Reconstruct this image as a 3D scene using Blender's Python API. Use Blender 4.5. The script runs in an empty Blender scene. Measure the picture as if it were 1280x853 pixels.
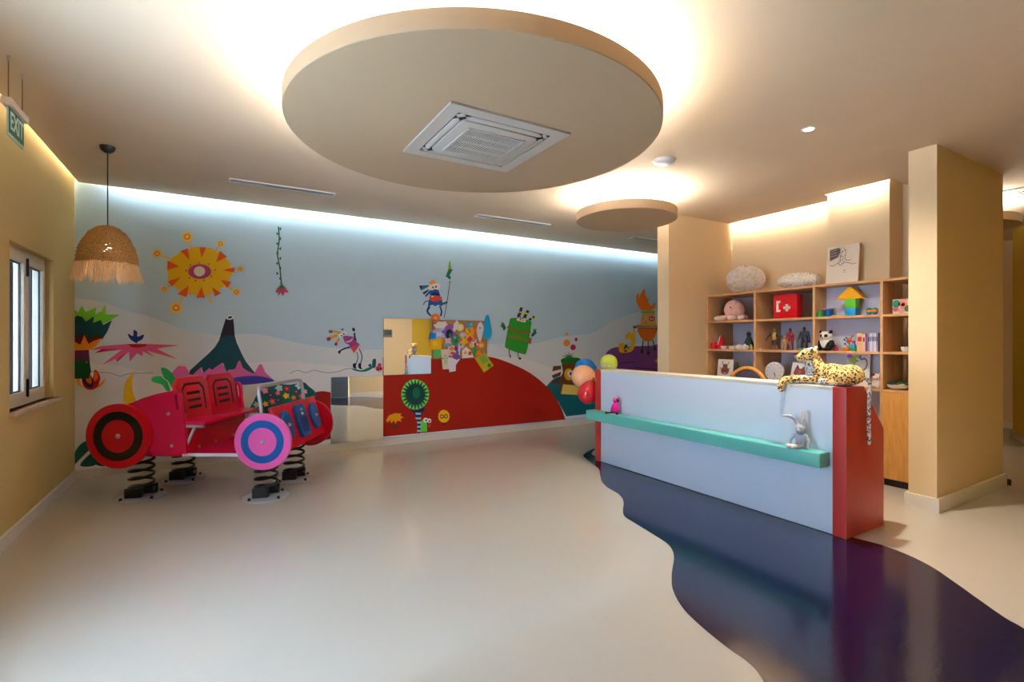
import bpy, bmesh, math, random
from mathutils import Vector, Matrix, Euler
random.seed(7)
PI = math.pi

# ------------------------------------------------------------------ camera, world, exposure
F, CX, CY, CAMZ = 622.0, 640.0, 426.3, 1.4
YAW = math.radians(30.54)
SY, CYW = math.sin(YAW), math.cos(YAW)
scene = bpy.context.scene
COL = scene.collection
cam_data = bpy.data.cameras.new('camera')
cam_data.sensor_width = 36.0
cam_data.lens = F / 1280 * 36.0
cam_data.clip_start = 0.05
cam = bpy.data.objects.new('camera', cam_data)
COL.objects.link(cam)
cam.location = (0, 0, CAMZ)
cam.rotation_euler = (PI / 2, 0, -YAW)
scene.camera = cam

world = bpy.data.worlds.new('daylight')
scene.world = world
world.use_nodes = True
bg = world.node_tree.nodes['Background']
bg.inputs['Color'].default_value = (0.50, 0.72, 1.0, 1)
bg.inputs['Strength'].default_value = 21.0
vs = scene.view_settings
vs.view_transform = 'Standard'
vs.look = 'None'
vs.gamma = 1.0
vs.use_curve_mapping = False
vs.exposure = 0.52

LED_BIG, LED_SMALL, LED_COVE = 74.0, 78.0, 86.0
WARM = (1.0, 0.80, 0.56)
SPOT_W = 230.0

# ------------------------------------------------------------------ pixel helpers (1280 x 853 frame)
def ray(px, py):
    k = (px - CX) / F
    return Vector((SY + k * CYW, CYW - k * SY, (CY - py) / F))
def onZ(px, py, z):
    r = ray(px, py); return Vector((0, 0, CAMZ)) + r * ((z - CAMZ) / r.z)
def onY(px, py, y):
    r = ray(px, py); return Vector((0, 0, CAMZ)) + r * (y / r.y)
def onX(px, py, x):
    r = ray(px, py); return Vector((0, 0, CAMZ)) + r * (x / r.x)

# ------------------------------------------------------------------ materials
MATS = {}
def lin(c):
    return tuple(((v / 255) / 12.92 if v / 255 <= 0.04045 else ((v / 255 + 0.055) / 1.055) ** 2.4) for v in c)
def mat(name, rgb, rough=0.6, metal=0.0, spec=0.5, emit=None, es=0.0, noise=0.0, nscale=20.0, bump=0.0, bscale=60.0,
        trans=0.0, alpha=1.0, coat=0.0, ior=1.45, sub=0.0):
    if name in MATS: return MATS[name]
    m = bpy.data.materials.new(name); m.use_nodes = True
    nt = m.node_tree; b = nt.nodes['Principled BSDF']
    col = lin(rgb)
    b.inputs['Base Color'].default_value = (*col, 1)
    b.inputs['Roughness'].default_value = rough
    b.inputs['Metallic'].default_value = metal
    b.inputs['Specular IOR Level'].default_value = spec
    b.inputs['IOR'].default_value = ior
    b.inputs['Transmission Weight'].default_value = trans
    b.inputs['Alpha'].default_value = alpha
    b.inputs['Coat Weight'].default_value = coat
    b.inputs['Coat Roughness'].default_value = 0.08
    if emit:
        b.inputs['Emission Color'].default_value = (*emit, 1)
        b.inputs['Emission Strength'].default_value = es
    if noise or bump:
        tc = nt.nodes.new('ShaderNodeTexCoord')
    if noise:
        n = nt.nodes.new('ShaderNodeTexNoise'); n.inputs['Scale'].default_value = nscale
        n.inputs['Detail'].default_value = 6
        nt.links.new(tc.outputs['Object'], n.inputs['Vector'])
        r = nt.nodes.new('ShaderNodeValToRGB')
        r.color_ramp.elements[0].position = 0.3; r.color_ramp.elements[1].position = 0.7
        r.color_ramp.elements[0].color = (*[max(0, v * (1 - noise)) for v in col], 1)
        r.color_ramp.elements[1].color = (*[min(1, v * (1 + noise)) for v in col], 1)
        nt.links.new(n.outputs['Fac'], r.inputs['Fac'])
        nt.links.new(r.outputs['Color'], b.inputs['Base Color'])
    if bump:
        n2 = nt.nodes.new('ShaderNodeTexNoise'); n2.inputs['Scale'].default_value = bscale
        n2.inputs['Detail'].default_value = 4
        nt.links.new(tc.outputs['Object'], n2.inputs['Vector'])
        bp = nt.nodes.new('ShaderNodeBump'); bp.inputs['Strength'].default_value = bump
        bp.inputs['Distance'].default_value = 0.01
        nt.links.new(n2.outputs['Fac'], bp.inputs['Height'])
        nt.links.new(bp.outputs['Normal'], b.inputs['Normal'])
    MATS[name] = m
    return m
def paintm(rgb):
    return mat('paint_%d_%d_%d' % tuple(rgb), rgb, rough=0.55, spec=0.3)
def wood(name, a, b_, scale=(2, 18, 18), rough=0.45):
    if name in MATS: return MATS[name]
    m = mat(name, a, rough=rough)
    nt = m.node_tree; b = nt.nodes['Principled BSDF']
    tc = nt.nodes.new('ShaderNodeTexCoord'); mp = nt.nodes.new('ShaderNodeMapping')
    mp.inputs['Scale'].default_value = scale
    n = nt.nodes.new('ShaderNodeTexNoise'); n.inputs['Scale'].default_value = 4; n.inputs['Detail'].default_value = 8
    n.inputs['Distortion'].default_value = 0.6
    r = nt.nodes.new('ShaderNodeValToRGB')
    r.color_ramp.elements[0].position = 0.3; r.color_ramp.elements[1].position = 0.72
    r.color_ramp.elements[0].color = (*lin(a), 1); r.color_ramp.elements[1].color = (*lin(b_), 1)
    nt.links.new(tc.outputs['Object'], mp.inputs['Vector']); nt.links.new(mp.outputs['Vector'], n.inputs['Vector'])
    nt.links.new(n.outputs['Fac'], r.inputs['Fac']); nt.links.new(r.outputs['Color'], b.inputs['Base Color'])
    return m
def emis(name, col, s):
    if name in MATS: return MATS[name]
    m = bpy.data.materials.new(name); m.use_nodes = True
    nt = m.node_tree; nt.nodes.remove(nt.nodes['Principled BSDF'])
    e = nt.nodes.new('ShaderNodeEmission'); e.inputs['Color'].default_value = (*col, 1); e.inputs['Strength'].default_value = s
    nt.links.new(e.outputs['Emission'], nt.nodes['Material Output'].inputs['Surface'])
    MATS[name] = m
    return m
def spotted(name, base, spot, scale, inner=None):
    """animal print: dark voronoi rosettes over a base fur colour"""
    if name in MATS: return MATS[name]
    m = mat(name, base, rough=0.9, spec=0.1)
    nt = m.node_tree; b = nt.nodes['Principled BSDF']
    tc = nt.nodes.new('ShaderNodeTexCoord')
    v = nt.nodes.new('ShaderNodeTexVoronoi'); v.inputs['Scale'].default_value = scale
    nt.links.new(tc.outputs['Object'], v.inputs['Vector'])
    r = nt.nodes.new('ShaderNodeValToRGB')
    e = r.color_ramp.elements
    r.color_ramp.interpolation = 'CONSTANT'
    e[0].position = 0.0; e[0].color = (*lin(inner or base), 1)
    e[1].position = 0.20; e[1].color = (*lin(spot), 1)
    n = e.new(0.44); n.color = (*lin(base), 1)
    nt.links.new(v.outputs['Distance'], r.inputs['Fac']); nt.links.new(r.outputs['Color'], b.inputs['Base Color'])
    return m

M_CEIL = mat('ceiling_paint', (214, 194, 168), rough=0.8, spec=0.2, noise=0.03, nscale=1.5)
M_CREAM = mat('cream_wall_paint', (222, 196, 156), rough=0.75, spec=0.2)
M_YELL = mat('yellow_wall_paint', (208, 182, 120), rough=0.75, spec=0.2)
M_YELL2 = mat('mustard_wall_paint', (205, 172, 60), rough=0.75, spec=0.2)
M_SKY = mat('mural_sky_paint', (190, 217, 231), rough=0.6, spec=0.3, noise=0.04, nscale=1.2)
M_BASEB = mat('white_baseboard', (222, 214, 206), rough=0.4)
M_WHITE = mat('white_plastic', (228, 226, 222), rough=0.4)
M_GREYP = mat('grey_plastic', (205, 200, 192), rough=0.45)
M_BLACK = mat('black_plastic', (14, 14, 16), rough=0.45)
M_DARK = mat('dark_grey', (52, 50, 48), rough=0.6)
M_STEEL = mat('brushed_steel', (176, 176, 178), rough=0.3, metal=0.9)
M_TUBE = mat('grey_powder_tube', (176, 178, 184), rough=0.35, metal=0.3)
M_RED = mat('car_red', (202, 2, 30), rough=0.28, spec=0.5)
M_CRIM = mat('car_crimson', (204, 10, 66), rough=0.22, spec=0.6)
M_PINK = mat('car_pink', (234, 92, 166), rough=0.3)
M_BLUE = mat('car_blue', (12, 84, 158), rough=0.35)
M_DESKW = mat('desk_white', (218, 231, 247), rough=0.35, spec=0.5)
M_DESKR = mat('desk_red', (190, 52, 44), rough=0.35)
M_LEDGE = mat('ledge_green', (96, 182, 170), rough=0.35)
M_WOOD = wood('beech_shelf', (196, 142, 88), (218, 170, 116), scale=(14, 2, 2))
M_WOODO = wood('orange_door_wood', (204, 142, 66), (222, 164, 88), scale=(14, 14, 1.5))
M_BACKP = mat('shelf_back_white', (206, 206, 222), rough=0.6)
M_FLOOR = mat('cream_resin_floor', (190, 181, 167), rough=0.14, spec=0.7, noise=0.025, nscale=0.9, bump=0.02, bscale=25)
M_NAVY = mat('navy_resin_floor', (12, 14, 52), rough=0.13, spec=0.5, bump=0.03, bscale=40)
M_MIRROR = mat('mirror_silver', (235, 238, 238), rough=0.01, metal=1.0)
M_CORK = mat('cork', (176, 122, 76), rough=0.9, noise=0.25, nscale=60)

# ------------------------------------------------------------------ mesh builder
class MB:
    def __init__(self): self.bm = bmesh.new(); self.mi = 0
    def _faces(self, n0):
        self.bm.faces.ensure_lookup_table()
        for f in self.bm.faces[n0:]: f.material_index = self.mi
    def box(self, c, s, rot=None, bev=0.0):
        n0 = len(self.bm.faces)
        M = Matrix.Translation(c) @ (rot.to_matrix().to_4x4() if rot else Matrix.Identity(4)) @ Matrix.Diagonal((*s, 1))
        r = bmesh.ops.create_cube(self.bm, size=1.0, matrix=M)
        if bev:
            es = list({e for v in r['verts'] for e in v.link_edges})
            bmesh.ops.bevel(self.bm, geom=es, offset=bev, segments=2, affect='EDGES', profile=0.6)
        self._faces(n0); return self
    def bb(self, x0, x1, y0, y1, z0, z1, bev=0.0):
        return self.box(((x0 + x1) / 2, (y0 + y1) / 2, (z0 + z1) / 2), (abs(x1 - x0), abs(y1 - y0), abs(z1 - z0)), None, bev)
    def cyl(self, p0, p1, r0, r1=None, n=20, caps=True):
        r1 = r0 if r1 is None else r1
        n0 = len(self.bm.faces)
        p0, p1 = Vector(p0), Vector(p1); d = p1 - p0; L = d.length
        q = Vector((0, 0, 1)).rotation_difference(d.normalized()) if L > 0 else Euler((0, 0, 0)).to_quaternion()
        M = Matrix.Translation((p0 + p1) / 2) @ q.to_matrix().to_4x4()
        bmesh.ops.create_cone(self.bm, cap_ends=caps, segments=n, radius1=r0, radius2=r1, depth=L, matrix=M)
        self._faces(n0); return self
    def sph(self, c, r, sub=2, rot=None):
        n0 = len(self.bm.faces)
        rr = (r, r, r) if not hasattr(r, '__len__') else r
        M = Matrix.Translation(c) @ (rot.to_matrix().to_4x4() if rot else Matrix.Identity(4)) @ Matrix.Diagonal((*rr, 1))
        bmesh.ops.create_icosphere(self.bm, subdivisions=sub, radius=1.0, matrix=M)
        self._faces(n0); return self
    def tube(self, pts, r, n=8, closed=False, caps=True):
        n0 = len(self.bm.faces)
        P = [Vector(p) for p in pts]; N = len(P)
        rs = r if hasattr(r, '__len__') else [r] * N
        rings = []; prev = None
        for i, p in enumerate(P):
            if closed: t = (P[(i + 1) % N] - P[i - 1]).normalized()
            else: t = (P[min(i + 1, N - 1)] - P[max(i - 1, 0)]).normalized()
            if prev is None:
                a = Vector((0, 0, 1)) if abs(t.z) < 0.9 else Vector((1, 0, 0))
                u = t.cross(a).normalized()
            else:
                u = prev - t * prev.dot(t)
                u = u.normalized() if u.length > 1e-6 else prev
            prev = u; w = t.cross(u)
            rings.append([self.bm.verts.new(p + (u * math.cos(2 * PI * j / n) + w * math.sin(2 * PI * j / n)) * rs[i]) for j in range(n)])
        m = N if closed else N - 1
        for i in range(m):
            a, b = rings[i], rings[(i + 1) % N]
            for j in range(n):
                self.bm.faces.new((a[j], a[(j + 1) % n], b[(j + 1) % n], b[j]))
        if caps and not closed:
            self.bm.faces.new(rings[0][::-1]); self.bm.faces.new(rings[-1])
        self._faces(n0); return self
    def lathe(self, prof, c=(0, 0, 0), n=32, ax='z'):
        n0 = len(self.bm.faces); c = Vector(c); rings = []
        for r, z in prof:
            if r < 1e-5:
                rings.append([self.bm.verts.new(c + Vector((0, 0, z)))])
            else:
                rings.append([self.bm.verts.new(c + Vector((r * math.cos(2 * PI * j / n), r * math.sin(2 * PI * j / n), z))) for j in range(n)])
        for a, b in zip(rings, rings[1:]):
            for j in range(n):
                k = (j + 1) % n
                if len(a) == 1 and len(b) == 1: continue
                if len(a) == 1: self.bm.faces.new((a[0], b[k], b[j]))
                elif len(b) == 1: self.bm.faces.new((a[j], a[k], b[0]))
                else: self.bm.faces.new((a[j], a[k], b[k], b[j]))
        self._faces(n0); return self
    def prism(self, pts, d, bev=0.0):
        """closed 3D outline pts extruded along vector d"""
        n0 = len(self.bm.faces); d = Vector(d)
        a = [self.bm.verts.new(Vector(p)) for p in pts]
        b = [self.bm.verts.new(Vector(p) + d) for p in pts]
        fs = [self.bm.faces.new(a[::-1]), self.bm.faces.new(b)]
        N = len(a)
        for i in range(N):
            fs.append(self.bm.faces.new((a[i], a[(i + 1) % N], b[(i + 1) % N], b[i])))
        bmesh.ops.recalc_face_normals(self.bm, faces=fs)
        if bev:
            es = list({e for f in fs[:2] for e in f.edges})
            bmesh.ops.bevel(self.bm, geom=es, offset=bev, segments=2, affect='EDGES', profile=0.6)
        self._faces(n0); return self
    def poly(self, pts):
        n0 = len(self.bm.faces)
        self.bm.faces.new([self.bm.verts.new(Vector(p)) for p in pts])
        self._faces(n0); return self
    def mat(self, i): self.mi = i; return self
    def build(self, name, mats, parent=None, smooth=True, ang=35, norm=True):
        if norm: bmesh.ops.recalc_face_normals(self.bm, faces=self.bm.faces[:])
        me = bpy.data.meshes.new(name); self.bm.to_mesh(me); self.bm.free()
        for m in (mats if isinstance(mats, (list, tuple)) else [mats]): me.materials.append(m)
        if smooth:
            me.shade_smooth(); me.set_sharp_from_angle(angle=math.radians(ang))
        o = bpy.data.objects.new(name, me); COL.objects.link(o)
        if parent: o.parent = parent
        return o

def tag(o, label=None, cat=None, group=None, kind=None):
    if label: o['label'] = label
    if cat: o['category'] = cat
    if group: o['group'] = group
    if kind: o['kind'] = kind
    return o
def thing(name, label, cat, loc=(0, 0, 0), rz=0.0, group=None):
    o = bpy.data.objects.new(name, None); COL.objects.link(o)
    o.empty_display_size = 0.1
    o.location = loc; o.rotation_euler = (0, 0, rz)
    return tag(o, label, cat, group)
def struct(name, mb, m, parent=None, smooth=False):
    o = mb.build(name, m, parent, smooth=smooth)
    if not parent: o['kind'] = 'structure'
    return o
def cr(pts, n=5, closed=True):
    """Catmull-Rom resampling of an outline"""
    out = []; N = len(pts)
    rng = range(N) if closed else range(N - 1)
    for i in rng:
        if closed: p = [pts[(i + k) % N] for k in (-1, 0, 1, 2)]
        else: p = [pts[max(i - 1, 0)], pts[i], pts[i + 1], pts[min(i + 2, N - 1)]]
        for s in range(n):
            t = s / n
            out.append(tuple(0.5 * ((2 * p[1][k]) + (-p[0][k] + p[2][k]) * t + (2 * p[0][k] - 5 * p[1][k] + 4 * p[2][k] - p[3][k]) * t * t
                       + (-p[0][k] + 3 * p[1][k] - 3 * p[2][k] + p[3][k]) * t ** 3) for k in range(len(pts[0]))))
    if not closed: out.append(tuple(pts[-1]))
    return out
def blob(name, elems, vox, mats, parent=None, smooth=8, fn=None):
    """one continuous soft body: union of ellipsoids and tapered limbs, voxel-fused and smoothed"""
    mb = MB()
    for e in elems:
        if e[0] == 'e':
            mb.sph(e[1], e[2], 2, Euler(e[3]) if len(e) > 3 else None)
        else:
            pts, rs = e[1], e[2]
            for (p, r), (q, s) in zip(zip(pts, rs), zip(pts[1:], rs[1:])):
                p, q = Vector(p), Vector(q); k = max(2, int((q - p).length / (0.4 * min(r, s))))
                for i in range(k + 1):
                    t = i / k; mb.sph(p.lerp(q, t), r + (s - r) * t, 1)
    t = mb.build('tmp_body', mats if isinstance(mats, (list, tuple)) else [mats])
    r = t.modifiers.new('r', 'REMESH'); r.mode = 'VOXEL'; r.voxel_size = vox
    s = t.modifiers.new('s', 'SMOOTH'); s.iterations = smooth; s.factor = 0.5
    dg = bpy.context.evaluated_depsgraph_get(); dg.update()
    me = bpy.data.meshes.new_from_object(t.evaluated_get(dg))
    me.name = name
    old = t.data; bpy.data.objects.remove(t); bpy.data.meshes.remove(old)
    me.materials.clear()
    for m in (mats if isinstance(mats, (list, tuple)) else [mats]): me.materials.append(m)
    for p in me.polygons:
        p.use_smooth = True
        p.material_index = fn(p.center, p.normal) if fn else 0
    o = bpy.data.objects.new(name, me); COL.objects.link(o)
    if parent: o.parent = parent
    return o
def text_mesh(name, body, size, M, m, parent=None, extrude=0.001):
    cu = bpy.data.curves.new('tmp_text', 'FONT'); cu.body = body; cu.size = size; cu.extrude = extrude
    cu.align_x = 'CENTER'; cu.align_y = 'CENTER'; cu.offset = size * 0.012
    t = bpy.data.objects.new('tmp_text', cu); COL.objects.link(t)
    dg = bpy.context.evaluated_depsgraph_get(); dg.update()
    me = bpy.data.meshes.new_from_object(t.evaluated_get(dg)); me.name = name
    bpy.data.objects.remove(t); bpy.data.curves.remove(cu)
    me.transform(M); me.materials.clear(); me.materials.append(m)
    o = bpy.data.objects.new(name, me); COL.objects.link(o)
    if parent: o.parent = parent
    return o
# ------------------------------------------------------------------ the room shell
XL, YF, ZC, XR = -1.26, 6.63, 3.01, 6.10      # left wall, mural wall, ceiling, shelf wall
ZT = 3.24
floor = struct('floor', MB().bb(-1.6, 11.8, -2.8, 6.9, -0.12, 0.0), M_FLOOR)
edge = [(744, 561), (735, 564.5), (729, 569.5), (732.5, 573.7), (741, 580), (748.7, 587), (750.5, 595), (752.5, 602.5), (760, 610), (772.5, 617.5),
        (778, 623.7), (779.5, 630), (778.7, 637.5), (781, 646), (795, 655), (815, 667.5), (832.5, 678.7), (840, 687.5), (842.5, 697.5),
        (840.7, 710), (839.5, 722.5), (841.5, 739), (854, 761), (877.6, 784.5), (909, 810), (936, 829.5), (954, 851)]
L = [tuple(onZ(*p, 0)[:2]) for p in edge] + [(1.72, 0.95), (1.55, 0.6), (1.3, 0.2), (1.2, -0.3), (1.6, -0.6), (2.25, -0.3), (2.25, 0.45), (3.05, 0.53), (3.2, 0.64)]
Rr = [(1280, 786.5), (1256.6, 773), (1225, 751), (1190, 726), (1163, 708), (1131.6, 692.7), (1100, 681), (1061, 670.5)]
L += [tuple(onZ(*p, 0)[:2]) for p in Rr] + [(4.0, 1.95), (4.12, 2.6), (4.05, 3.6), (4.05, 4.4), (3.95, 4.75)]
navy = MB().poly([(x, y, 0.0015) for x, y in cr(L, 6)]).build('navy_floor_area', M_NAVY, floor, smooth=False)
navy['label'] = 'glossy navy blue wavy area painted on the floor'

# walls (left wall with three window openings)
def wall_with_holes(name, m, x0, x1, y0, y1, holes, axis='x'):
    """wall slab x0..x1 along Y (y0..y1) with rectangular holes (ya, yb, za, zb)"""
    mb = MB(); cur = y0
    for a, b, za, zb in sorted(holes):
        mb.bb(x0, x1, cur, a, 0, ZT); mb.bb(x0, x1, a, b, 0, za); mb.bb(x0, x1, a, b, zb, ZT); cur = b
    mb.bb(x0, x1, cur, y1, 0, ZT)
    return struct(name, mb, m)
WINS = [(4.79, 5.87, 0.90, 2.11), (1.55, 3.0, 0.70, 2.35)]
wall_left = wall_with_holes('wall_left', M_YELL, XL - 0.14, XL, -2.8, YF, WINS)
wall_far = struct('wall_far', MB().bb(-1.5, 8.2, YF, YF + 0.2, 0, ZT), M_SKY)
struct('wall_right', MB().bb(XR, XR + 0.2, 1.93, 4.37, 0, ZT), M_CREAM)
struct('wall_right_chase', MB().bb(5.81, XR, 2.38, 2.97, 0, ZT), M_CREAM)
struct('wall_stub', MB().bb(4.857, XR + 0.2, 4.37, 4.553, 0, ZT), M_CREAM)
struct('wall_column', MB().bb(5.05, 6.55, 1.735, 1.93, 0, ZC + 0.03), M_CREAM)
struct('wall_front', MB().bb(2.82, 4.43, 0.32, 0.5, 0, ZT).bb(2.3, 2.36, 0.32, 0.5, 0, ZT).bb(2.36, 2.82, 0.32, 0.5, 2.1, ZT), M_CREAM)
struct('wall_front_yellow', MB().bb(4.43, 11.8, 0.32, 0.5, 0, ZT), M_YELL2)
struct('wall_entry', MB().bb(2.3, 2.48, -2.8, 0.32, 0, ZT), M_CREAM)
struct('wall_back', MB().bb(-1.5, 2.48, -2.98, -2.8, 0, ZT), M_CREAM)
struct('wall_passage', MB().bb(8.0, 8.2, 4.553, YF, 0, ZT), M_CREAM)
struct('wall_next_room', MB().bb(10.9, 11.1, 0.5, 4.553, 0, ZT).bb(6.3, 10.9, 4.45, 4.553, 0, ZT), M_CREAM)
mb = MB(); mb.prism([(10.06, 2.56, 0), (9.0, 2.02, 0), (9.12, 1.80, 0), (10.18, 2.34, 0)], (0, 0, ZC + 0.03))
struct('wall_next_room_yellow', mb, M_YELL2)
mb = MB(); mb.bb(2.40, 2.79, 0.40, 0.46, 0.0, 2.09)
door = struct('door_1', mb, mat('slate_door', (84, 92, 104), rough=0.5))
MB().cyl((2.74, 0.46, 1.02), (2.74, 0.51, 1.02), 0.012).cyl((2.74, 0.505, 1.02), (2.64, 0.505, 1.02), 0.009).build('handle', M_STEEL, door)

# ceiling: panels stop short of the walls, leaving a light slot; a closed void above
mb = MB()
for x0, x1, y0, y1 in ((XL + 0.04, 5.75, -2.8, YF - 0.055), (5.75, XR - 0.06, 2.97, 4.46), (5.75, 8.0, 4.46, YF - 0.055),
                       (5.75, 11.6, -2.8, 2.345), (6.35, 11.6, 2.345, 4.46)):
    mb.bb(x0, x1, y0, y1, ZC, ZC + 0.03)
ceiling = struct('ceiling', mb, M_CEIL)
struct('ceiling_void', MB().bb(-1.6, 11.8, -3.0, 6.9, ZT, ZT + 0.1), M_CEIL)

# baseboards
bbm = MB().bb(XL, XL + 0.022, -2.8, YF, 0, 0.085)
struct('baseboard_left', bbm, M_BASEB)
struct('baseboard_far', MB().bb(XL + 0.022, 8.0, YF - 0.022, YF, 0, 0.085), M_BASEB)
mb = MB().bb(5.05 - 0.022, 6.55 + 0.022, 1.735 - 0.022, 1.735, 0, 0.115).bb(5.05 - 0.022, 5.05, 1.735, 1.93 + 0.022, 0, 0.115)
mb.bb(5.05, 6.572, 1.93, 1.952, 0, 0.115).bb(6.55, 6.572, 1.735, 1.93, 0, 0.115)
struct('baseboard_column', mb, M_BASEB)
struct('baseboard_stub', MB().bb(4.835, 4.857, 4.348, 4.575, 0, 0.1).bb(4.857, 5.54, 4.348, 4.37, 0, 0.1), M_BASEB)
struct('baseboard_front', MB().bb(2.83, 9.0, 0.5, 0.522, 0, 0.1), M_BASEB)
mb = MB(); mb.prism([(10.07, 2.565, 0), (9.0, 2.02, 0), (8.99, 2.04, 0), (10.055, 2.59, 0)], (0, 0, 0.09))
mb.bb(10.878, 10.9, 0.52, 4.45, 0, 0.1)
struct('baseboard_next_room', mb, M_BASEB)

# windows in the left wall
M_WFRAME = mat('cream_window_frame', (228, 214, 190), rough=0.4)
M_GLASS = mat('window_glass', (255, 255, 255), rough=0.0, trans=1.0, ior=1.02, spec=0.3)
def window(n, ya, yb, za, zb):
    mb = MB(); xf = XL - 0.06
    t = 0.05
    mb.bb(xf - 0.07, xf, ya, yb, za, za + t).bb(xf - 0.07, xf, ya, yb, zb - t, zb)
    mb.bb(xf - 0.07, xf, ya, ya + t, za + t, zb - t).bb(xf - 0.07, xf, yb - t, yb, za + t, zb - t)
    w = struct('window_%d' % n, mb, M_WFRAME)
    ym = (ya + yb) / 2
    for a, b in ((ya + t, ym), (ym, yb - t)):
        s = MB(); q = 0.055
        z0, z1 = za + t, zb - t
        s.bb(xf - 0.05, xf + 0.015, a + 0.004, b - 0.004, z0 + 0.004, z0 + q, 0.004).bb(xf - 0.05, xf + 0.015, a + 0.004, b - 0.004, z1 - q, z1 - 0.004, 0.004)
        s.bb(xf - 0.05, xf + 0.015, a + 0.004, a + q, z0 + q, z1 - q, 0.004).bb(xf - 0.05, xf + 0.015, b - q, b - 0.004, z0 + q, z1 - q, 0.004)
        so = s.build('sash', M_WFRAME, w)
        MB().bb(xf - 0.022, xf - 0.016, a + q, b - q, z0 + q, z1 - q).build('pane', M_GLASS, so, smooth=False)
        g = MB(); e = 0.010
        g.bb(xf - 0.016, xf - 0.006, a + q, a + q + e, z0 + q, z1 - q).bb(xf - 0.016, xf - 0.006, b - q - e, b - q, z0 + q, z1 - q)
        g.bb(xf - 0.016, xf - 0.006, a + q, b - q, z0 + q, z0 + q + e).bb(xf - 0.016, xf - 0.006, a + q, b - q, z1 - q - e, z1 - q)
        g.build('gasket', M_BLACK, so, smooth=False)
    for z in (za + 0.13, zb - 0.13):
        MB().cyl((xf + 0.022, ym, z - 0.07), (xf + 0.022, ym, z + 0.07), 0.009, n=10).build('hinge', M_BLACK, w)
    MB().bb(XL - 0.06, XL + 0.035, ya - 0.02, yb + 0.09, za - 0.035, za, 0.006).build('sill', mat('pinkish_stone', (206, 180, 152), rough=0.5, noise=0.08, nscale=12), w)
    ld = bpy.data.lights.new('window_portal_%d' % n, 'AREA'); ld.shape = 'RECTANGLE'; ld.size = zb - za; ld.size_y = yb - ya
    ld.cycles.is_portal = True
    lo = bpy.data.objects.new('window_portal_%d' % n, ld); COL.objects.link(lo)
    lo.location = (XL - 0.16, ym, (za + zb) / 2); lo.rotation_euler = (0, -PI / 2, 0)
for i, w in enumerate(WINS): window(i + 1, *w)
# added enclosure that blocks daylight, dimming the view through the first window
shade_outer = MB().bb(-3.3, -3.1, 3.7, 8.8, -0.12, 2.9).build('added_shade_outer', mat('lavender_render', (128, 132, 164), rough=0.8), smooth=False); shade_outer['kind'] = 'structure'
struct('added_shade_roof', MB().bb(-3.3, XL - 0.14, 3.7, 9.0, 2.9, 3.0), M_CEIL)
struct('added_shade_floor', MB().bb(-3.3, XL - 0.24, 3.2, 8.8, -0.12, 0.0), mat('shade_floor_grey', (170, 160, 150), rough=0.7))
fac = struct('added_shade_end', MB().bb(-3.3, XL - 0.14, 8.8, 9.0, -0.12, 2.9), MATS['lavender_render'])
for k in range(4):
    MB().bb(-1.75 - 0.35 * k, -1.85 - 0.35 * k, 8.76, 8.8, 0, 2.9).build('pilaster', mat('lavender_light', (176, 184, 210), rough=0.8), fac, smooth=False)
struct('added_shade_front', MB().bb(-3.1, -1.85, 3.7, 3.8, -0.12, 2.9), MATS['lavender_render'])
struct('added_shade_inner', MB().bb(XL - 0.24, XL - 0.14, YF + 0.2, 8.8, -0.12, 2.9), MATS['lavender_render'])

# ------------------------------------------------------------------ cove light strips
M_LEDC = emis('cove_led', (1.0, 0.92, 0.80), LED_COVE * 1.9)
M_LEDB = emis('blue_cove_led', (0.80, 0.92, 1.0), LED_COVE * 0.7)
def strip(name, label, x0, x1, y0, y1, m):
    o = MB().bb(x0, x1, y0, y1, ZC + 0.12, ZC + 0.135).build(name, m, smooth=False)
    tag(o, label, 'light strip', 'cove light strips')
    return o
strip('cove_light_strip', 'light strip hidden in the ceiling slot above the mural wall', XL + 0.3, 7.9, YF - 0.082, YF - 0.06, M_LEDB)
strip('cove_light_strip', 'light strip hidden in the ceiling slot above the shelves', XR - 0.088, XR - 0.064, 2.99, 4.36, M_LEDC)
strip('cove_light_strip', 'light strip hidden in the ceiling slot above the boxed wall projection', 5.722, 5.746, 2.39, 2.96, M_LEDC)
strip('cove_light_strip', 'light strip hidden in the ceiling slot above the yellow window wall', XL + 0.045, XL + 0.06, -2.6, YF - 0.1, emis('dim_cove_led', (1.0, 0.88, 0.70), LED_COVE * 0.3))

# ------------------------------------------------------------------ suspended ceiling discs with hidden light rings
def disc(cx, cy, r, zb, th, label, es, key):
    t = thing('ceiling_disc', label, 'ceiling disc', (cx, cy, zb), 0, 'suspended ceiling discs')
    mb = MB(); mb.lathe([(0, 0), (r - 0.004, 0), (r, 0.004), (r, th - 0.004), (r - 0.004, th), (0, th)], n=128)
    mb.build('disc_panel', mat('disc_paint', (190, 162, 128), rough=0.7, spec=0.2), t, ang=30)
    mb = MB(); ri = r - 0.13
    mb.lathe([(ri, th + 0.002), (ri + 0.03, th + 0.002), (ri + 0.03, th + 0.02), (ri, th + 0.02), (ri, th + 0.002)], n=96)
    mb.build('light_ring', emis('ring_led_' + key, (1.0, 0.955, 0.89), es), t)
    for k in range(4):
        a = PI / 4 + k * PI / 2
        MB().cyl((0.5 * r * math.cos(a), 0.5 * r * math.sin(a), th), (0.5 * r * math.cos(a), 0.5 * r * math.sin(a), ZC - zb), 0.02, n=10).build('hanger', M_STEEL, t)
    return t
K = (2.72 - CAMZ) / 1.40
disc(1.553 * K, 3.105 * K, 1.237 * K, 2.72, 0.094, 'large round suspended ceiling disc holding the air conditioner', LED_BIG, 'big')
disc(4.09 * K, 4.32 * K, 0.572 * K, 2.72, 0.094, 'small round suspended ceiling disc in front of the shelf alcove', LED_SMALL, 'small')
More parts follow.
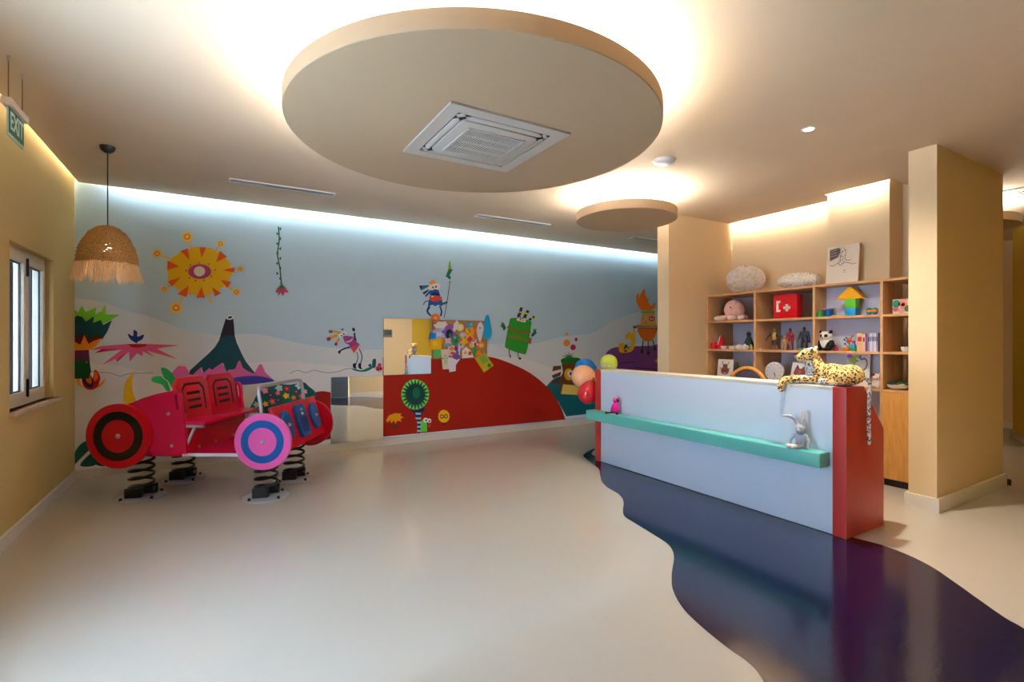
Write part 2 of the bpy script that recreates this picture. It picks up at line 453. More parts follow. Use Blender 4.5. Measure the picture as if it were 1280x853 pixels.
disc(8.06 * K, 2.56 * K, 0.572 * K, 2.72, 0.094, 'small round ceiling disc just visible behind the cream column', LED_SMALL, 'small')

# ------------------------------------------------------------------ air conditioning cassettes
M_ACP = mat('ac_plastic', (196, 184, 170), rough=0.45)
def cassette(cx, cy, z, s, label):
    t = thing('air_conditioner', label, 'air conditioner', (cx, cy, z - 0.001), 0, 'ceiling air conditioning cassettes')
    h = s / 2; mb = MB()
    a = h * 0.80
    for x0, x1, y0, y1 in ((-h, h, -h, -a), (-h, h, a, h), (-h, -a, -a, a), (a, h, -a, a)):
        mb.bb(x0, x1, y0, y1, -0.013, 0, 0.0)
    mb.build('outer_panel', M_ACP, t, smooth=False)
    MB().bb(-a, a, -a, a, -0.003, 0).build('inner_recess', M_DARK, t, smooth=False)
    c = h * 0.66; k = h * 0.14
    pts = []
    for sx, sy, a0 in ((1, 1, 0), (-1, 1, 90), (-1, -1, 180), (1, -1, 270)):
        for q in range(5):
            an = math.radians(a0 + q * 22.5)
            pts.append((sx * (c - k) + k * math.cos(an), sy * (c - k) + k * math.sin(an), -0.024))
    MB().prism(pts, (0, 0, 0.02), 0.004).build('face_panel', M_ACP, t)
    g = h * 0.47
    gr = MB().bb(-g, g, -g, g, -0.0265, -0.023).build('intake_grille', mat('grille_dark', (96, 84, 72), rough=0.6), t, smooth=False)
    n = 22
    for i in range(n):
        y = -g + (i + 0.5) * 2 * g / n
        MB().bb(y - 0.004, y + 0.004, -g, g, -0.031, -0.026).build('slat', M_ACP, gr, smooth=False)
    for i in range(1, 4):
        x = -g + i * 2 * g / 4
        MB().bb(-g, g, x - 0.005, x + 0.005, -0.0325, -0.026).build('grille_bar', M_ACP, gr, smooth=False)
    mb = MB(); e = g * 1.06
    mb.bb(-e, e, g, e, -0.032, -0.024, 0.002).bb(-e, e, -e, -g, -0.032, -0.024, 0.002).bb(-e, -g, -g, g, -0.032, -0.024, 0.002).bb(g, e, -g, g, -0.032, -0.024, 0.002)
    mb.build('grille_rim', M_ACP, t)
    for q in range(4):
        R = Euler((0, 0, q * PI / 2)).to_matrix()
        w2, d0, d1 = h * 0.60, h * 0.685, h * 0.775
        pts = [(-w2, d0), (w2, d0), (w2 + .02, (d0 + d1) / 2), (w2 - .02, d1), (-w2 + .02, d1), (-w2 - .02, (d0 + d1) / 2)]
        MB().prism([R @ Vector((x, y, -0.020 if y < d1 - .001 else -0.013)) for x, y in pts], (0, 0, 0.008), 0.002).build('louvre', M_ACP, t)
        MB().box(R @ Vector((h * 0.715, h * 0.715, -0.008)), (h * 0.13, h * 0.06, 0.010), Euler((0, 0, q * PI / 2 - PI / 4)), 0.003).build('corner_piece', M_ACP, t)
    return t
cassette(1.60 * K, 3.11 * K, 2.72, 0.87 * K, 'square four-way air conditioning cassette on the large ceiling disc')
cassette(7.70, 1.46, ZC, 0.95, 'square air conditioning cassette on the ceiling beyond the cream column')

# linear slot diffusers
for x0, x1, lab in ((0.09, 1.10, 'long slot air diffuser in the ceiling above the painted sun'),
                    (2.83, 3.95, 'slot air diffuser in the ceiling above the pinboard'),
                    (5.52, 6.6, 'slot air diffuser in the ceiling cut off by the alcove wall')):
    t = thing('slot_diffuser', lab, 'air vent', ((x0 + x1) / 2, 5.70, ZC), 0, 'ceiling slot diffusers')
    w = (x1 - x0) / 2; mb = MB()
    mb.bb(-w, w, -0.06, -0.045, -0.008, 0).bb(-w, w, 0.045, 0.06, -0.008, 0).bb(-w, -w + 0.015, -0.045, 0.045, -0.008, 0).bb(w - 0.015, w, -0.045, 0.045, -0.008, 0)
    mb.build('frame', M_WHITE, t, smooth=False)
    MB().bb(-w + 0.015, w - 0.015, -0.045, 0.045, -0.001, 0).build('slot', M_DARK, t, smooth=False)
    for y in (-0.03, -0.008, 0.014, 0.034):
        MB().box((0, y, -0.004), (2 * w - 0.03, 0.014, 0.003), Euler((0.5, 0, 0))).build('blade', mat('grey_blade', (150, 158, 166), rough=0.4), t, smooth=False)

# downlight in view (casts the desk and column shadows), plus one added out of view to light the next room
def downlight(x, y, label, w, blend=1.0, ang=150):
    t = thing('downlight', label, 'downlight', (x, y, ZC), 0, 'recessed ceiling downlights')
    MB().lathe([(0.036, -0.004), (0.052, -0.004), (0.052, 0.0), (0.036, 0.0), (0.036, -0.004)], n=28).build('trim_ring', M_WHITE, t)
    MB().lathe([(0, -0.0015), (0.036, -0.0015), (0.036, 0.0), (0, 0.0)], n=28).build('lens', emis('downlight_lens', (1.0, 0.92, 0.80), 14.0), t)
    ld = bpy.data.lights.new('downlight_lamp', 'SPOT'); ld.energy = w; ld.color = (1.0, 0.90, 0.76)
    ld.spot_size = math.radians(ang); ld.spot_blend = blend; ld.shadow_soft_size = 0.035
    lo = bpy.data.objects.new('downlight_lamp', ld); COL.objects.link(lo); lo.location = (0, 0, -0.012); lo.parent = t
    return t
downlight(3.86, 2.11, 'small lit downlight in the ceiling above the desk', SPOT_W)
downlight(8.9, 1.2, 'added unseen downlight lighting the next room', 40)

t = thing('smoke_detector', 'flat white round detector on the ceiling near the small disc', 'smoke detector', (3.42, 3.13, ZC))
MB().lathe([(0, -0.035), (0.06, -0.033), (0.085, -0.022), (0.095, -0.008), (0.095, 0), (0, 0)], n=36).build('cover', mat('detector_plastic', (200, 202, 214), rough=0.35), t)
MB().lathe([(0.097, -0.007), (0.104, -0.005), (0.104, 0), (0.097, 0)], n=36).build('mount_ring', M_GREYP, t)
t = thing('ceiling_sprinkler', 'tiny round white fitting on the ceiling above the small disc', 'sprinkler', (3.84, 3.60, ZC))
MB().lathe([(0, -0.012), (0.03, -0.01), (0.045, -0.003), (0.045, 0), (0, 0)], n=24).build('cover_plate', M_WHITE, t)

# ------------------------------------------------------------------ desk
t = thing('reception_desk', 'white reception desk with red ends and green front ledge', 'desk', (3.8, 1.817, 0))
DL = 4.525 - 1.817
MB().bb(0.012, 0.05, 0.093, DL - 0.088, 0.006, 1.062, 0.003).build('front_panel', M_DESKW, t)
MB().bb(0.008, 0.25, 0.093, DL - 0.088, 1.045, 1.072, 0.003).build('counter_top', mat('desk_top_cream', (236, 226, 208), rough=0.35), t)
for y0, y1 in ((0, 0.093), (DL - 0.088, DL)):
    MB().prism([(0, y0, 0.004), (0.545, y0, 0.004), (0.545, y0, 0.735), (0.245, y0, 1.07), (0, y0, 1.07)], (0, y1 - y0, 0), 0.004).build('end_panel', M_DESKR, t)
MB().bb(0.05, 0.53, 0.093, DL - 0.088, 0.70, 0.73, 0.003).build('work_surface', M_DESKW, t)
MB().bb(0.03, 0.5, 0.10, DL - 0.095, 0.0, 0.016).build('plinth', M_BLACK, t, smooth=False)
MB().bb(-0.125, 0.012, 0.113, DL + 0.02, 0.492, 0.60, 0.014).build('ledge', M_LEDGE, t)

# ------------------------------------------------------------------ shelf unit
t = thing('shelf_unit', 'beech open shelf unit with toys standing along the cream wall', 'shelf unit', (5.56, 1.70, 0))
YB = [4.365, 3.675, 2.985, 2.345, 1.975]           # faces of the upright panels (world Y)
ZS = [0.93, 1.295, 1.66]                           # shelf tops
H = 2.005; th = 0.024
def ly(y): return y - 1.70
dep = [0.53, 0.53, 0.24, 0.53]
for i, y in enumerate(YB):
    d = 0.53 if i in (0, 1, 4) else (0.24 if i == 2 else 0.24)
    y0, y1 = (ly(y) - th, ly(y)) if i == 0 else ((ly(y), ly(y) + th) if i == 4 else (ly(y) - th / 2, ly(y) + th / 2))
    MB().bb(0, d, y0, y1, 0.0, H, 0.0015).build('upright', M_WOOD, t)
for b in range(4):
    ya = ly(YB[b]) - (th if b == 0 else th / 2); yb = ly(YB[b + 1]) + (th if b == 3 else th / 2)
    MB().bb(0.002, dep[b], yb, ya, H - th, H, 0.0015).build('top_panel', M_WOOD, t)
    for z in ZS:
        MB().bb(0.004, dep[b], yb, ya, z - th, z, 0.0015).build('shelf', M_WOOD, t)
    MB().bb(dep[b] - 0.006, dep[b] - 0.001, yb, ya, 0.08, H - th).build('back_panel', M_BACKP if b < 3 else M_WOOD, t, smooth=False)
    MB().bb(0.03, dep[b], yb, ya, 0.0, 0.07).build('plinth', M_DARK, t, smooth=False)
    MB().bb(0.004, dep[b], yb, ya, 0.07, 0.09).build('bottom_panel', M_WOOD, t, smooth=False)
    if b != 2:
        n = 2 if b < 2 else 1
        for k in range(n):
            a = yb + (ya - yb) * k / n + 0.003; c = yb + (ya - yb) * (k + 1) / n - 0.003
            MB().bb(-0.016, 0.002, a, c, 0.075, ZS[0] - th - 0.002, 0.002).build('door', M_WOODO, t)
# ------------------------------------------------------------------ mural painted on the far wall
def zp(x0, y0, s, pts): return [(x0 + x / s, y0 + y / s) for x, y in pts]
def ell(cx, cy, rx, ry=None, n=28, rot=0.0, wob=0.0, wn=5):
    ry = rx if ry is None else ry
    out = []
    for i in range(n):
        a = 2 * PI * i / n; k = 1 + wob * math.sin(wn * a)
        x, y = rx * k * math.cos(a), ry * k * math.sin(a)
        out.append((cx + x * math.cos(rot) - y * math.sin(rot), cy + x * math.sin(rot) + y * math.cos(rot)))
    return out
def stroke(pts, w, w2=None, smooth=True):
    """a brush line as an outline polygon"""
    P = cr(pts, 4, False) if smooth and len(pts) > 2 else pts
    n = len(P); a, b = [], []
    for i, p in enumerate(P):
        q, r = P[min(i + 1, n - 1)], P[max(i - 1, 0)]
        dx, dy = q[0] - r[0], q[1] - r[1]; l = math.hypot(dx, dy) or 1
        ww = w if w2 is None else w + (w2 - w) * i / (n - 1)
        a.append((p[0] - dy / l * ww / 2, p[1] + dx / l * ww / 2)); b.append((p[0] + dy / l * ww / 2, p[1] - dx / l * ww / 2))
    return a + b[::-1]
def painted(name, label, layers, base=0.0012):
    """flat paint patches on the wall; layers = [(pixel outline, rgb)]"""
    mb = MB(); cols = []; mats = []
    for i, (pts, rgb) in enumerate(layers):
        if rgb not in cols: cols.append(rgb); mats.append(paintm(rgb))
        mb.mat(cols.index(rgb))
        y = YF - base - 0.00035 * i
        mb.poly([onY(p[0], p[1], y) for p in pts])
    o = mb.build(name, mats, wall_far, smooth=False, norm=False)
    o['label'] = label
    return o
CLOUD, CLOUD2 = (220, 229, 233), (234, 236, 238)
top = [(93, 373), (126, 377), (157, 388), (188, 396), (214, 406), (240, 415), (276, 419), (312, 417), (340, 421), (380, 430), (430, 436),
       (480, 437), (540, 436), (600, 430), (640, 431), (670, 429), (703, 421), (740, 416), (769, 400), (799, 389), (830, 384), (900, 378)]
hill = cr(top, 4, False)
painted('painted_cloud_hills', 'pale white cloudy hills across the blue mural sky', [(hill + [(900, 505), (745, 520), (93, 588)], CLOUD)], 0.0006)
low = cr([(93, 452), (150, 458), (200, 468), (260, 462), (330, 452), (400, 455), (480, 462), (560, 455), (640, 446), (700, 462), (760, 462), (830, 430)], 4, False)
painted('painted_white_ground', 'white painted ground along the foot of the mural', [(low + [(830, 512), (745, 520), (93, 588)], CLOUD2)], 0.0009)
G = (138, 150, 164)
painted('painted_contour_line', 'thin grey wavy contour line on the left of the mural', [(stroke(zp(85, 375, 6.093, [(170, 545), (255, 552), (320, 555), (400, 580), (470, 560), (650, 558)]), 0.7), G)])
painted('painted_contour_line', 'thin grey wavy contour line beside the dancing purple creature',
        [(stroke([(362, 467), (372, 463), (382, 466), (392, 463), (402, 465), (412, 466), (425, 464), (433, 461), (440, 461)], 0.7), G)])
# sun
S = (180, 280, 7.108)
YEL, ORG, MAG = (236, 186, 8), (232, 92, 10), (186, 62, 112)
lay = []
for a, b, r in ((383, 113, 50), (680, 175, 32), (117, 262, 40), (855, 400, 28), (180, 576, 30), (820, 605, 34), (285, 745, 55), (595, 687, 14)):
    lay.append((zp(*S, stroke([(a, b), (a * .55 + 492 * .45, b * .55 + 420 * .45)], 16, 22)), (226, 196, 116)))
lay.append((zp(*S, ell(492, 420, 285, 214, 60, 0, 0.03, 14)), YEL))
for tri in ([(325, 240), (388, 215), (405, 318)], [(492, 205), (553, 207), (512, 300)], [(675, 237), (738, 292), (640, 340)], [(697, 410), (808, 383), (800, 432)],
            [(680, 497), (776, 515), (742, 570)], [(605, 560), (685, 615), (630, 645)], [(512, 555), (540, 655), (463, 657)], [(398, 545), (380, 650), (295, 622)],
            [(328, 470), (250, 553), (210, 510)], [(315, 378), (210, 405), (207, 322)]):
    lay.append((zp(*S, tri), ORG))
for a, b, r in ((383, 113, 50), (680, 175, 32), (117, 262, 40), (855, 400, 28), (180, 576, 30), (820, 605, 34), (285, 745, 55), (595, 687, 14)):
    lay += [(zp(*S, ell(a, b, r, r * .95)), (244, 200, 96)), (zp(*S, ell(a, b, r * .58, r * .52)), (214, 128, 22)), (zp(*S, ell(a, b, r * .34, r * .28)), (246, 208, 110))]
lay.append((zp(*S, ell(494, 422, 102, 66)), MAG)); lay.append((zp(*S, ell(493, 420, 50, 45)), (234, 224, 200)))
for a, b in ((412, 365), (490, 343), (576, 357), (632, 407), (597, 466), (533, 499), (458, 502), (402, 480), (375, 414)):
    lay.append((zp(*S, ell(a, b, 7, 6, 8)), (120, 46, 40)))
painted('painted_sun', 'big yellow and orange sunburst with orbiting dots painted on the sky', lay)
# hanging vine
lay = [(stroke([(348, 283), (349, 300), (347, 318), (350, 336), (352, 358)], 1.6), (24, 96, 84))]
for k in range(11):
    y = 286 + k * 6.2; s = -1 if k % 2 else 1
    lay.append(([(348.5, y), (348.5 + s * 3.2, y - 2.5), (348.5 + s * 2.6, y + 2.2)], (18, 108, 88)))
lay += [([(344, 366), (347, 360), (352, 357), (357, 360), (361, 366), (356, 365), (354, 370), (351, 366), (347, 370), (348, 365)], (196, 60, 96)),
        ([(349, 359), (352, 355), (356, 359), (352, 362)], (60, 120, 70))]
painted('painted_vine', 'thin green vine with pink flower hanging in the mural sky', lay)
# tree bush at the left corner
S = (85, 375, 6.093)
lay = [(zp(*S, [(38, 60), (75, 95), (105, 45), (135, 90), (215, 55), (208, 110), (255, 85), (285, 30), (290, 110), (395, 112), (330, 150), (262, 185), (38, 165)]), (122, 214, 52)),
       (zp(*S, [(38, 150), (70, 118), (110, 130), (135, 165), (200, 125), (190, 175), (250, 152), (268, 190), (335, 155), (300, 240), (262, 300), (38, 300)]), (8, 74, 80)),
       (zp(*S, [(38, 262), (60, 250), (80, 285), (105, 250), (125, 262), (160, 285), (215, 262), (270, 285), (255, 300), (200, 345), (38, 345)]), (92, 32, 34)),
       (zp(*S, [(38, 310), (80, 335), (95, 340), (125, 265), (155, 335), (200, 310), (260, 290), (225, 340), (175, 378), (38, 382)]), (244, 148, 32)),
       (zp(*S, [(32, 384), (158, 380), (166, 470), (32, 480)]), (118, 48, 90)),
       (zp(*S, [(32, 470), (65, 450), (85, 475), (115, 440), (140, 480), (162, 455), (176, 540), (160, 600), (32, 600)]), (18, 92, 52))]
painted('painted_palm_bush', 'painted leafy bush in green teal and orange at mural corner', lay)
lay = [(zp(*S, cr([(105, 540), (65, 600), (70, 645), (110, 665), (90, 620), (95, 570)], 4)), (240, 168, 24)),
       (zp(*S, cr([(285, 600), (240, 640), (195, 670), (230, 668), (265, 640)], 4)), (240, 168, 24)),
       (zp(*S, cr([(105, 590), (120, 660), (170, 685), (225, 660), (245, 585), (205, 530), (185, 600), (140, 545)], 4)), (196, 28, 16)),
       (zp(*S, cr([(110, 575), (125, 640), (180, 672), (192, 610), (145, 545)], 4)), (52, 30, 84)),
       (zp(*S, cr([(135, 570), (140, 620), (175, 640), (178, 600), (155, 555)], 4)), (236, 110, 22)),
       (zp(*S, cr([(205, 545), (195, 590), (205, 620), (230, 590), (225, 560)], 4)), (240, 110, 30))]
painted('painted_fire_flower', 'small red and orange flame flower low in the mural corner', lay)
lay = [(zp(*S, cr([(530, 440), (500, 540), (440, 620), (425, 700), (432, 790), (520, 790), (495, 700), (490, 620), (505, 540)], 4)), (240, 190, 20)),
       (zp(*S, [(165, 380), (250, 352), (460, 335), (600, 335), (855, 345), (740, 360), (680, 372), (835, 452), (740, 425), (600, 385), (660, 435), (570, 392), (568, 430), (528, 405), (470, 470),
                (465, 395), (370, 475), (365, 450), (255, 495), (410, 378), (200, 405), (255, 375)]), (226, 92, 146)),
       (zp(*S, [(200, 405), (255, 375), (410, 378), (290, 385)]), (188, 26, 44)), (zp(*S, [(370, 475), (375, 455), (440, 400), (400, 450)]), (188, 26, 60)),
       (zp(*S, [(455, 336), (605, 336), (585, 355), (530, 364), (480, 358)]), (188, 18, 40)),
       (zp(*S, cr([(525, 330), (475, 300), (455, 255), (495, 275), (500, 228), (528, 245), (530, 280), (578, 262), (565, 300), (530, 318)], 3)), (18, 54, 140))]
painted('painted_pink_palm', 'painted pink flower palm with yellow trunk and blue blossom', lay)
lay = [(zp(*S, cr([(635, 610), (650, 585), (700, 580), (750, 610), (778, 690), (750, 690), (715, 645), (660, 630)], 4)), (40, 190, 108)),
       (zp(*S, cr([(708, 525), (740, 518), (785, 550), (822, 610), (800, 665), (770, 640), (735, 600)], 4)), (40, 190, 108)),
       (zp(*S, stroke([(715, 590), (760, 620), (785, 670)], 7)), (214, 224, 222))]
painted('painted_green_sprout', 'painted bright green leafy sprout behind the red car', lay, 0.0050)
S = (210, 385, 8.533)
lay = [(zp(*S, [(40, 690), (110, 615), (190, 625), (245, 720), (350, 625), (365, 690), (445, 635), (470, 660), (575, 580), (630, 675), (700, 640), (712, 560), (730, 545), (745, 575), (770, 545),
                (815, 640), (920, 695), (975, 600), (1000, 600), (1040, 690), (1138, 780), (950, 800), (700, 800), (60, 800)]), (224, 104, 172)),
       (zp(*S, cr([(615, 115), (695, 110), (712, 300), (760, 430), (830, 570), (925, 690), (890, 690), (800, 640), (770, 560), (740, 590), (715, 650), (650, 660), (628, 680), (600, 620), (575, 585), (470, 660),
                   (440, 640), (375, 695), (355, 630), (262, 715), (230, 670), (440, 480), (545, 345)], 2)), (20, 74, 86)),
       (zp(*S, [(615, 115), (695, 110), (714, 330), (690, 290), (640, 295), (600, 290), (545, 345), (580, 250)]), (44, 38, 56)),
       (zp(*S, ell(662, 102, 42, 24, 20, -0.2)), (232, 236, 238)), (zp(*S, ell(662, 100, 24, 11, 16, -0.2)), (26, 24, 34)),
       (zp(*S, [(108, 618), (140, 585), (178, 598), (192, 627), (150, 620)]), (236, 200, 214)), (zp(*S, [(972, 602), (982, 575), (1000, 602)]), (238, 224, 232)),
       (zp(*S, cr([(700, 750), (820, 728), (960, 725), (1060, 745), (1135, 780), (950, 808), (800, 820), (720, 800)], 3)), (58, 66, 176))]
painted('painted_volcano', 'tall dark teal volcano with pink peaks painted above the car', lay)
# flower bush behind the windscreen
S = (290, 460, 6.093)
lay = [(zp(*S, cr([(150, 330), (165, 255), (215, 170), (330, 125), (440, 128), (540, 108), (585, 140), (640, 200), (610, 330), (400, 360)], 3)), (14, 92, 92))]
def flower(x, y, r, c, cc=(244, 206, 40)):
    return [(zp(*S, ell(x, y, r, r * .9, 40, 0.3, 0.22, 5)), c), (zp(*S, ell(x, y, r * .28, r * .26, 10)), cc)]
for x, y, r, c in ((250, 172, 24, (236, 150, 196)), (358, 153, 26, (168, 226, 232)), (418, 158, 21, (214, 34, 76)), (512, 135, 28, (176, 232, 232)), (350, 193, 18, (226, 60, 92)), (293, 207, 24, (86, 44, 112)),
                   (413, 212, 23, (240, 192, 34)), (490, 180, 20, (92, 52, 120)), (553, 180, 19, (240, 166, 206)), (470, 226, 18, (240, 134, 30)), (527, 215, 19, (232, 64, 104)), (307, 255, 22, (228, 72, 84)),
                   (352, 245, 20, (60, 52, 110)), (256, 275, 20, (238, 178, 40)), (188, 280, 24, (150, 222, 200))):
    lay += flower(x, y, r, c)
painted('painted_flower_bush', 'dark green bush dotted with bright flowers painted behind the car', lay, 0.0050)
painted('painted_red_mound', 'red painted mound between the car and the low mirror', [(cr([(384, 500), (390, 492), (402, 489), (413.3, 490.5)], 4, False) + [(413.3, 549), (384, 553)], (150, 16, 18))])
painted('painted_teal_leaves', 'dark teal leaves painted low behind the rear wheel', [
    (cr([(91.5, 582), (92, 570), (100, 556), (116, 548), (124, 552), (110, 564), (100, 574)], 4), (0, 92, 82)), (cr([(100, 582), (112, 568), (124, 560), (128, 570), (118, 582)], 4), (0, 92, 82)),
    (cr([(119, 580), (128, 572), (136, 578), (130, 583)], 4), (0, 92, 82))])
# purple dancing creature
S = (400, 395, 10.667)
INK = (34, 26, 62)
lay = [(zp(*S, stroke([(265, 230), (200, 210), (120, 205)], 34, 30)), (232, 176, 48)), (zp(*S, stroke([(165, 205), (118, 212)], 40, 36)), (120, 96, 112)),
       (zp(*S, stroke([(230, 258), (160, 285), (95, 315)], 36, 40)), (226, 160, 50)), (zp(*S, stroke([(140, 295), (92, 318)], 46, 46)), (146, 62, 118)),
       (zp(*S, stroke([(260, 298), (225, 350), (205, 395)], 26, 36)), (224, 172, 48)), (zp(*S, stroke([(225, 360), (203, 392)], 40, 36)), (150, 56, 110)),
       (zp(*S, stroke([(400, 415), (330, 435), (275, 460)], 20)), INK), (zp(*S, [(235, 480), (262, 455), (285, 465), (270, 490), (262, 512)]), INK),
       (zp(*S, stroke([(478, 335), (462, 270), (460, 225)], 22)), INK), (zp(*S, [(435, 200), (425, 150), (445, 165), (460, 150), (468, 190), (455, 208)]), INK),
       (zp(*S, stroke([(492, 480), (505, 560), (480, 640)], 10)), INK), (zp(*S, stroke([(525, 440), (560, 540), (540, 640)], 12)), INK),
       (zp(*S, cr([(440, 640), (480, 632), (478, 680), (490, 705), (445, 690)], 3)), INK), (zp(*S, cr([(515, 635), (548, 632), (548, 680), (565, 712), (515, 695)], 3)), INK),
       (zp(*S, [(520, 385), (580, 430), (600, 480), (530, 450)]), (226, 206, 226)),
       (zp(*S, [(305, 280), (325, 262), (440, 275), (480, 340), (530, 380), (455, 495), (385, 385), (330, 355)]), (150, 66, 142)),
       (zp(*S, [(440, 400), (530, 378), (455, 495), (410, 430)]), (222, 70, 92)),
       (zp(*S, cr([(335, 345), (400, 325), (438, 290), (425, 330), (380, 352)], 3)), (240, 196, 206)),
       (zp(*S, ell(325, 235, 34, 30, 18)), (240, 240, 240)), (zp(*S, ell(278, 262, 32, 28, 18)), (240, 240, 240)), (zp(*S, ell(318, 240, 11, 10, 10)), INK), (zp(*S, ell(290, 264, 11, 10, 10)), INK),
       (zp(*S, ell(298, 178, 18, 14, 12)), (80, 110, 100))]
painted('painted_purple_creature', 'small purple creature waving its arms painted beside the mirror', lay)
lay = [(zp(*S, cr([(420, 695), (500, 715), (560, 722), (640, 690), (700, 675), (690, 705), (610, 742), (520, 742), (450, 725)], 4)), (10, 128, 96)),
       (zp(*S, cr([(640, 660), (670, 638), (690, 660), (680, 685)], 4)), (24, 108, 110)), (zp(*S, cr([(705, 580), (745, 578), (740, 680), (700, 690), (695, 640)], 4)), (16, 98, 112)),
       (zp(*S, ell(785, 700, 46, 40, 20)), (214, 72, 82)), (zp(*S, ell(795, 650, 26, 20, 14)), (206, 60, 78)), (zp(*S, ell(775, 712, 14, 14, 10)), (70, 26, 36)), (zp(*S, ell(812, 705, 14, 13, 10)), (70, 26, 36)),
       (zp(*S, ell(795, 738, 22, 12, 12)), (238, 180, 160))]
painted('painted_ladybird_plant', 'painted ladybird on a trailing green plant beside the mirror', lay)
# blue creature with a spear
S = (515, 320, 10.66)
BLU = (20, 88, 168)
lay = [(zp(*S, stroke([(508, 330), (470, 590), (428, 825)], 9)), (84, 60, 60)),
       (zp(*S, [(508, 60), (525, 180), (480, 180), (492, 90)]), (122, 160, 30)), (zp(*S, [(485, 180), (545, 178), (500, 260), (522, 285), (505, 315), (450, 270)]), (22, 112, 82)), (zp(*S, [(450, 385), (500, 335), (552, 360), (500, 345)]), (150, 140, 168)),
       (zp(*S, [(95, 395), (225, 388), (220, 410), (120, 460)]), (34, 108, 170)), (zp(*S, [(95, 395), (140, 395), (120, 460)]), (22, 34, 62)), (zp(*S, [(140, 490), (225, 440), (215, 470), (160, 515)]), (22, 34, 80)), (zp(*S, [(170, 530), (235, 460), (250, 480), (190, 545)]), (26, 70, 130)),
       (zp(*S, stroke([(220, 605), (180, 605), (150, 650)], 12)), (60, 56, 104)), (zp(*S, stroke([(400, 635), (440, 630), (470, 610)], 30)), (14, 100, 110)),
       (zp(*S, cr([(235, 460), (300, 440), (355, 460), (370, 520), (395, 570), (405, 665), (350, 650), (310, 668), (270, 650), (215, 668), (225, 590), (240, 530)], 3)), BLU),
       (zp(*S, cr([(250, 510), (310, 485), (380, 515), (320, 525)], 3)), (30, 38, 88)),
       (zp(*S, cr([(235, 535), (310, 530), (392, 545), (385, 590), (310, 610), (245, 590)], 3)), (196, 60, 44)), (zp(*S, cr([(250, 530), (285, 535), (275, 548)], 3)), (240, 236, 220)),
       (zp(*S, ell(265, 415, 45, 42, 18)), (228, 214, 214)), (zp(*S, ell(330, 405, 45, 42, 18)), (238, 226, 228)), (zp(*S, ell(280, 420, 11, 14, 10)), (40, 30, 60)), (zp(*S, ell(320, 410, 13, 15, 10)), (110, 30, 44)),
       (zp(*S, [(218, 350), (240, 350), (250, 325), (300, 318), (308, 348), (335, 350), (300, 365), (250, 380)]), (240, 158, 34)),
       (zp(*S, stroke([(235, 670), (205, 740), (255, 800)], 34, 20)), (20, 54, 110)), (zp(*S, stroke([(370, 665), (395, 740), (380, 800)], 18, 24)), (20, 54, 110))]
painted('painted_blue_creature', 'blue creature with orange cap holding a spear painted above pinboard', lay)
# green creature
S = (620, 375, 10.66)
GRN = (44, 152, 50)
lay = [(zp(*S, stroke([(295, 225), (320, 170), (340, 100)], 42, 38)), (36, 62, 66)), (zp(*S, stroke([(302, 160), (345, 165)], 22)), (232, 200, 50)), (zp(*S, stroke([(285, 225), (330, 230)], 24)), (38, 60, 130)),
       (zp(*S, stroke([(380, 240), (400, 190), (430, 140)], 42, 38)), (30, 66, 60)), (zp(*S, stroke([(380, 165), (430, 195)], 22)), (236, 206, 50)), (zp(*S, stroke([(440, 270), (480, 240), (515, 222)], 34, 30)), (30, 80, 56)), (zp(*S, stroke([(470, 225), (495, 265)], 22)), (236, 206, 50)),
       (zp(*S, [(105, 415), (85, 370), (45, 345), (75, 345), (55, 305), (90, 325), (70, 280), (110, 315), (135, 375)]), (10, 96, 80)),
       (zp(*S, [(465, 470), (500, 420), (495, 370), (515, 400), (545, 372), (530, 410), (545, 435), (515, 470), (480, 495)]), (10, 96, 90)),
       (zp(*S, stroke([(175, 660), (178, 710), (188, 765)], 12)), (50, 60, 50)), (zp(*S, ell(190, 752, 10, 22, 10)), (90, 96, 90)), (zp(*S, stroke([(292, 700), (296, 745), (320, 790)], 10)), (40, 46, 40)), (zp(*S, ell(318, 780, 20, 16, 10)), (70, 60, 60)),
       (zp(*S, cr([(205, 240), (330, 245), (450, 280), (472, 310), (440, 540), (405, 700), (370, 722), (250, 690), (135, 640), (120, 600), (150, 420), (180, 280)], 3)), GRN),
       (zp(*S, stroke([(150, 355), (250, 410), (360, 432), (465, 425)], 24)), (170, 84, 36)), (zp(*S, stroke([(140, 480), (280, 500), (440, 550)], 40)), (132, 128, 40)), (zp(*S, [(430, 510), (475, 500), (465, 590), (425, 575)]), (176, 92, 66)),
       (zp(*S, cr([(275, 270), (300, 225), (340, 235), (375, 240), (400, 280), (380, 300), (320, 285)], 3)), (240, 232, 214)), (zp(*S, ell(325, 262, 9, 9, 8)), (40, 30, 30)), (zp(*S, ell(362, 268, 8, 8, 8)), (40, 30, 30)),
       (zp(*S, stroke([(290, 228), (345, 245), (385, 232)], 10)), (50, 40, 30))]
painted('painted_green_creature', 'square green creature with striped antennae painted on the wall', lay)
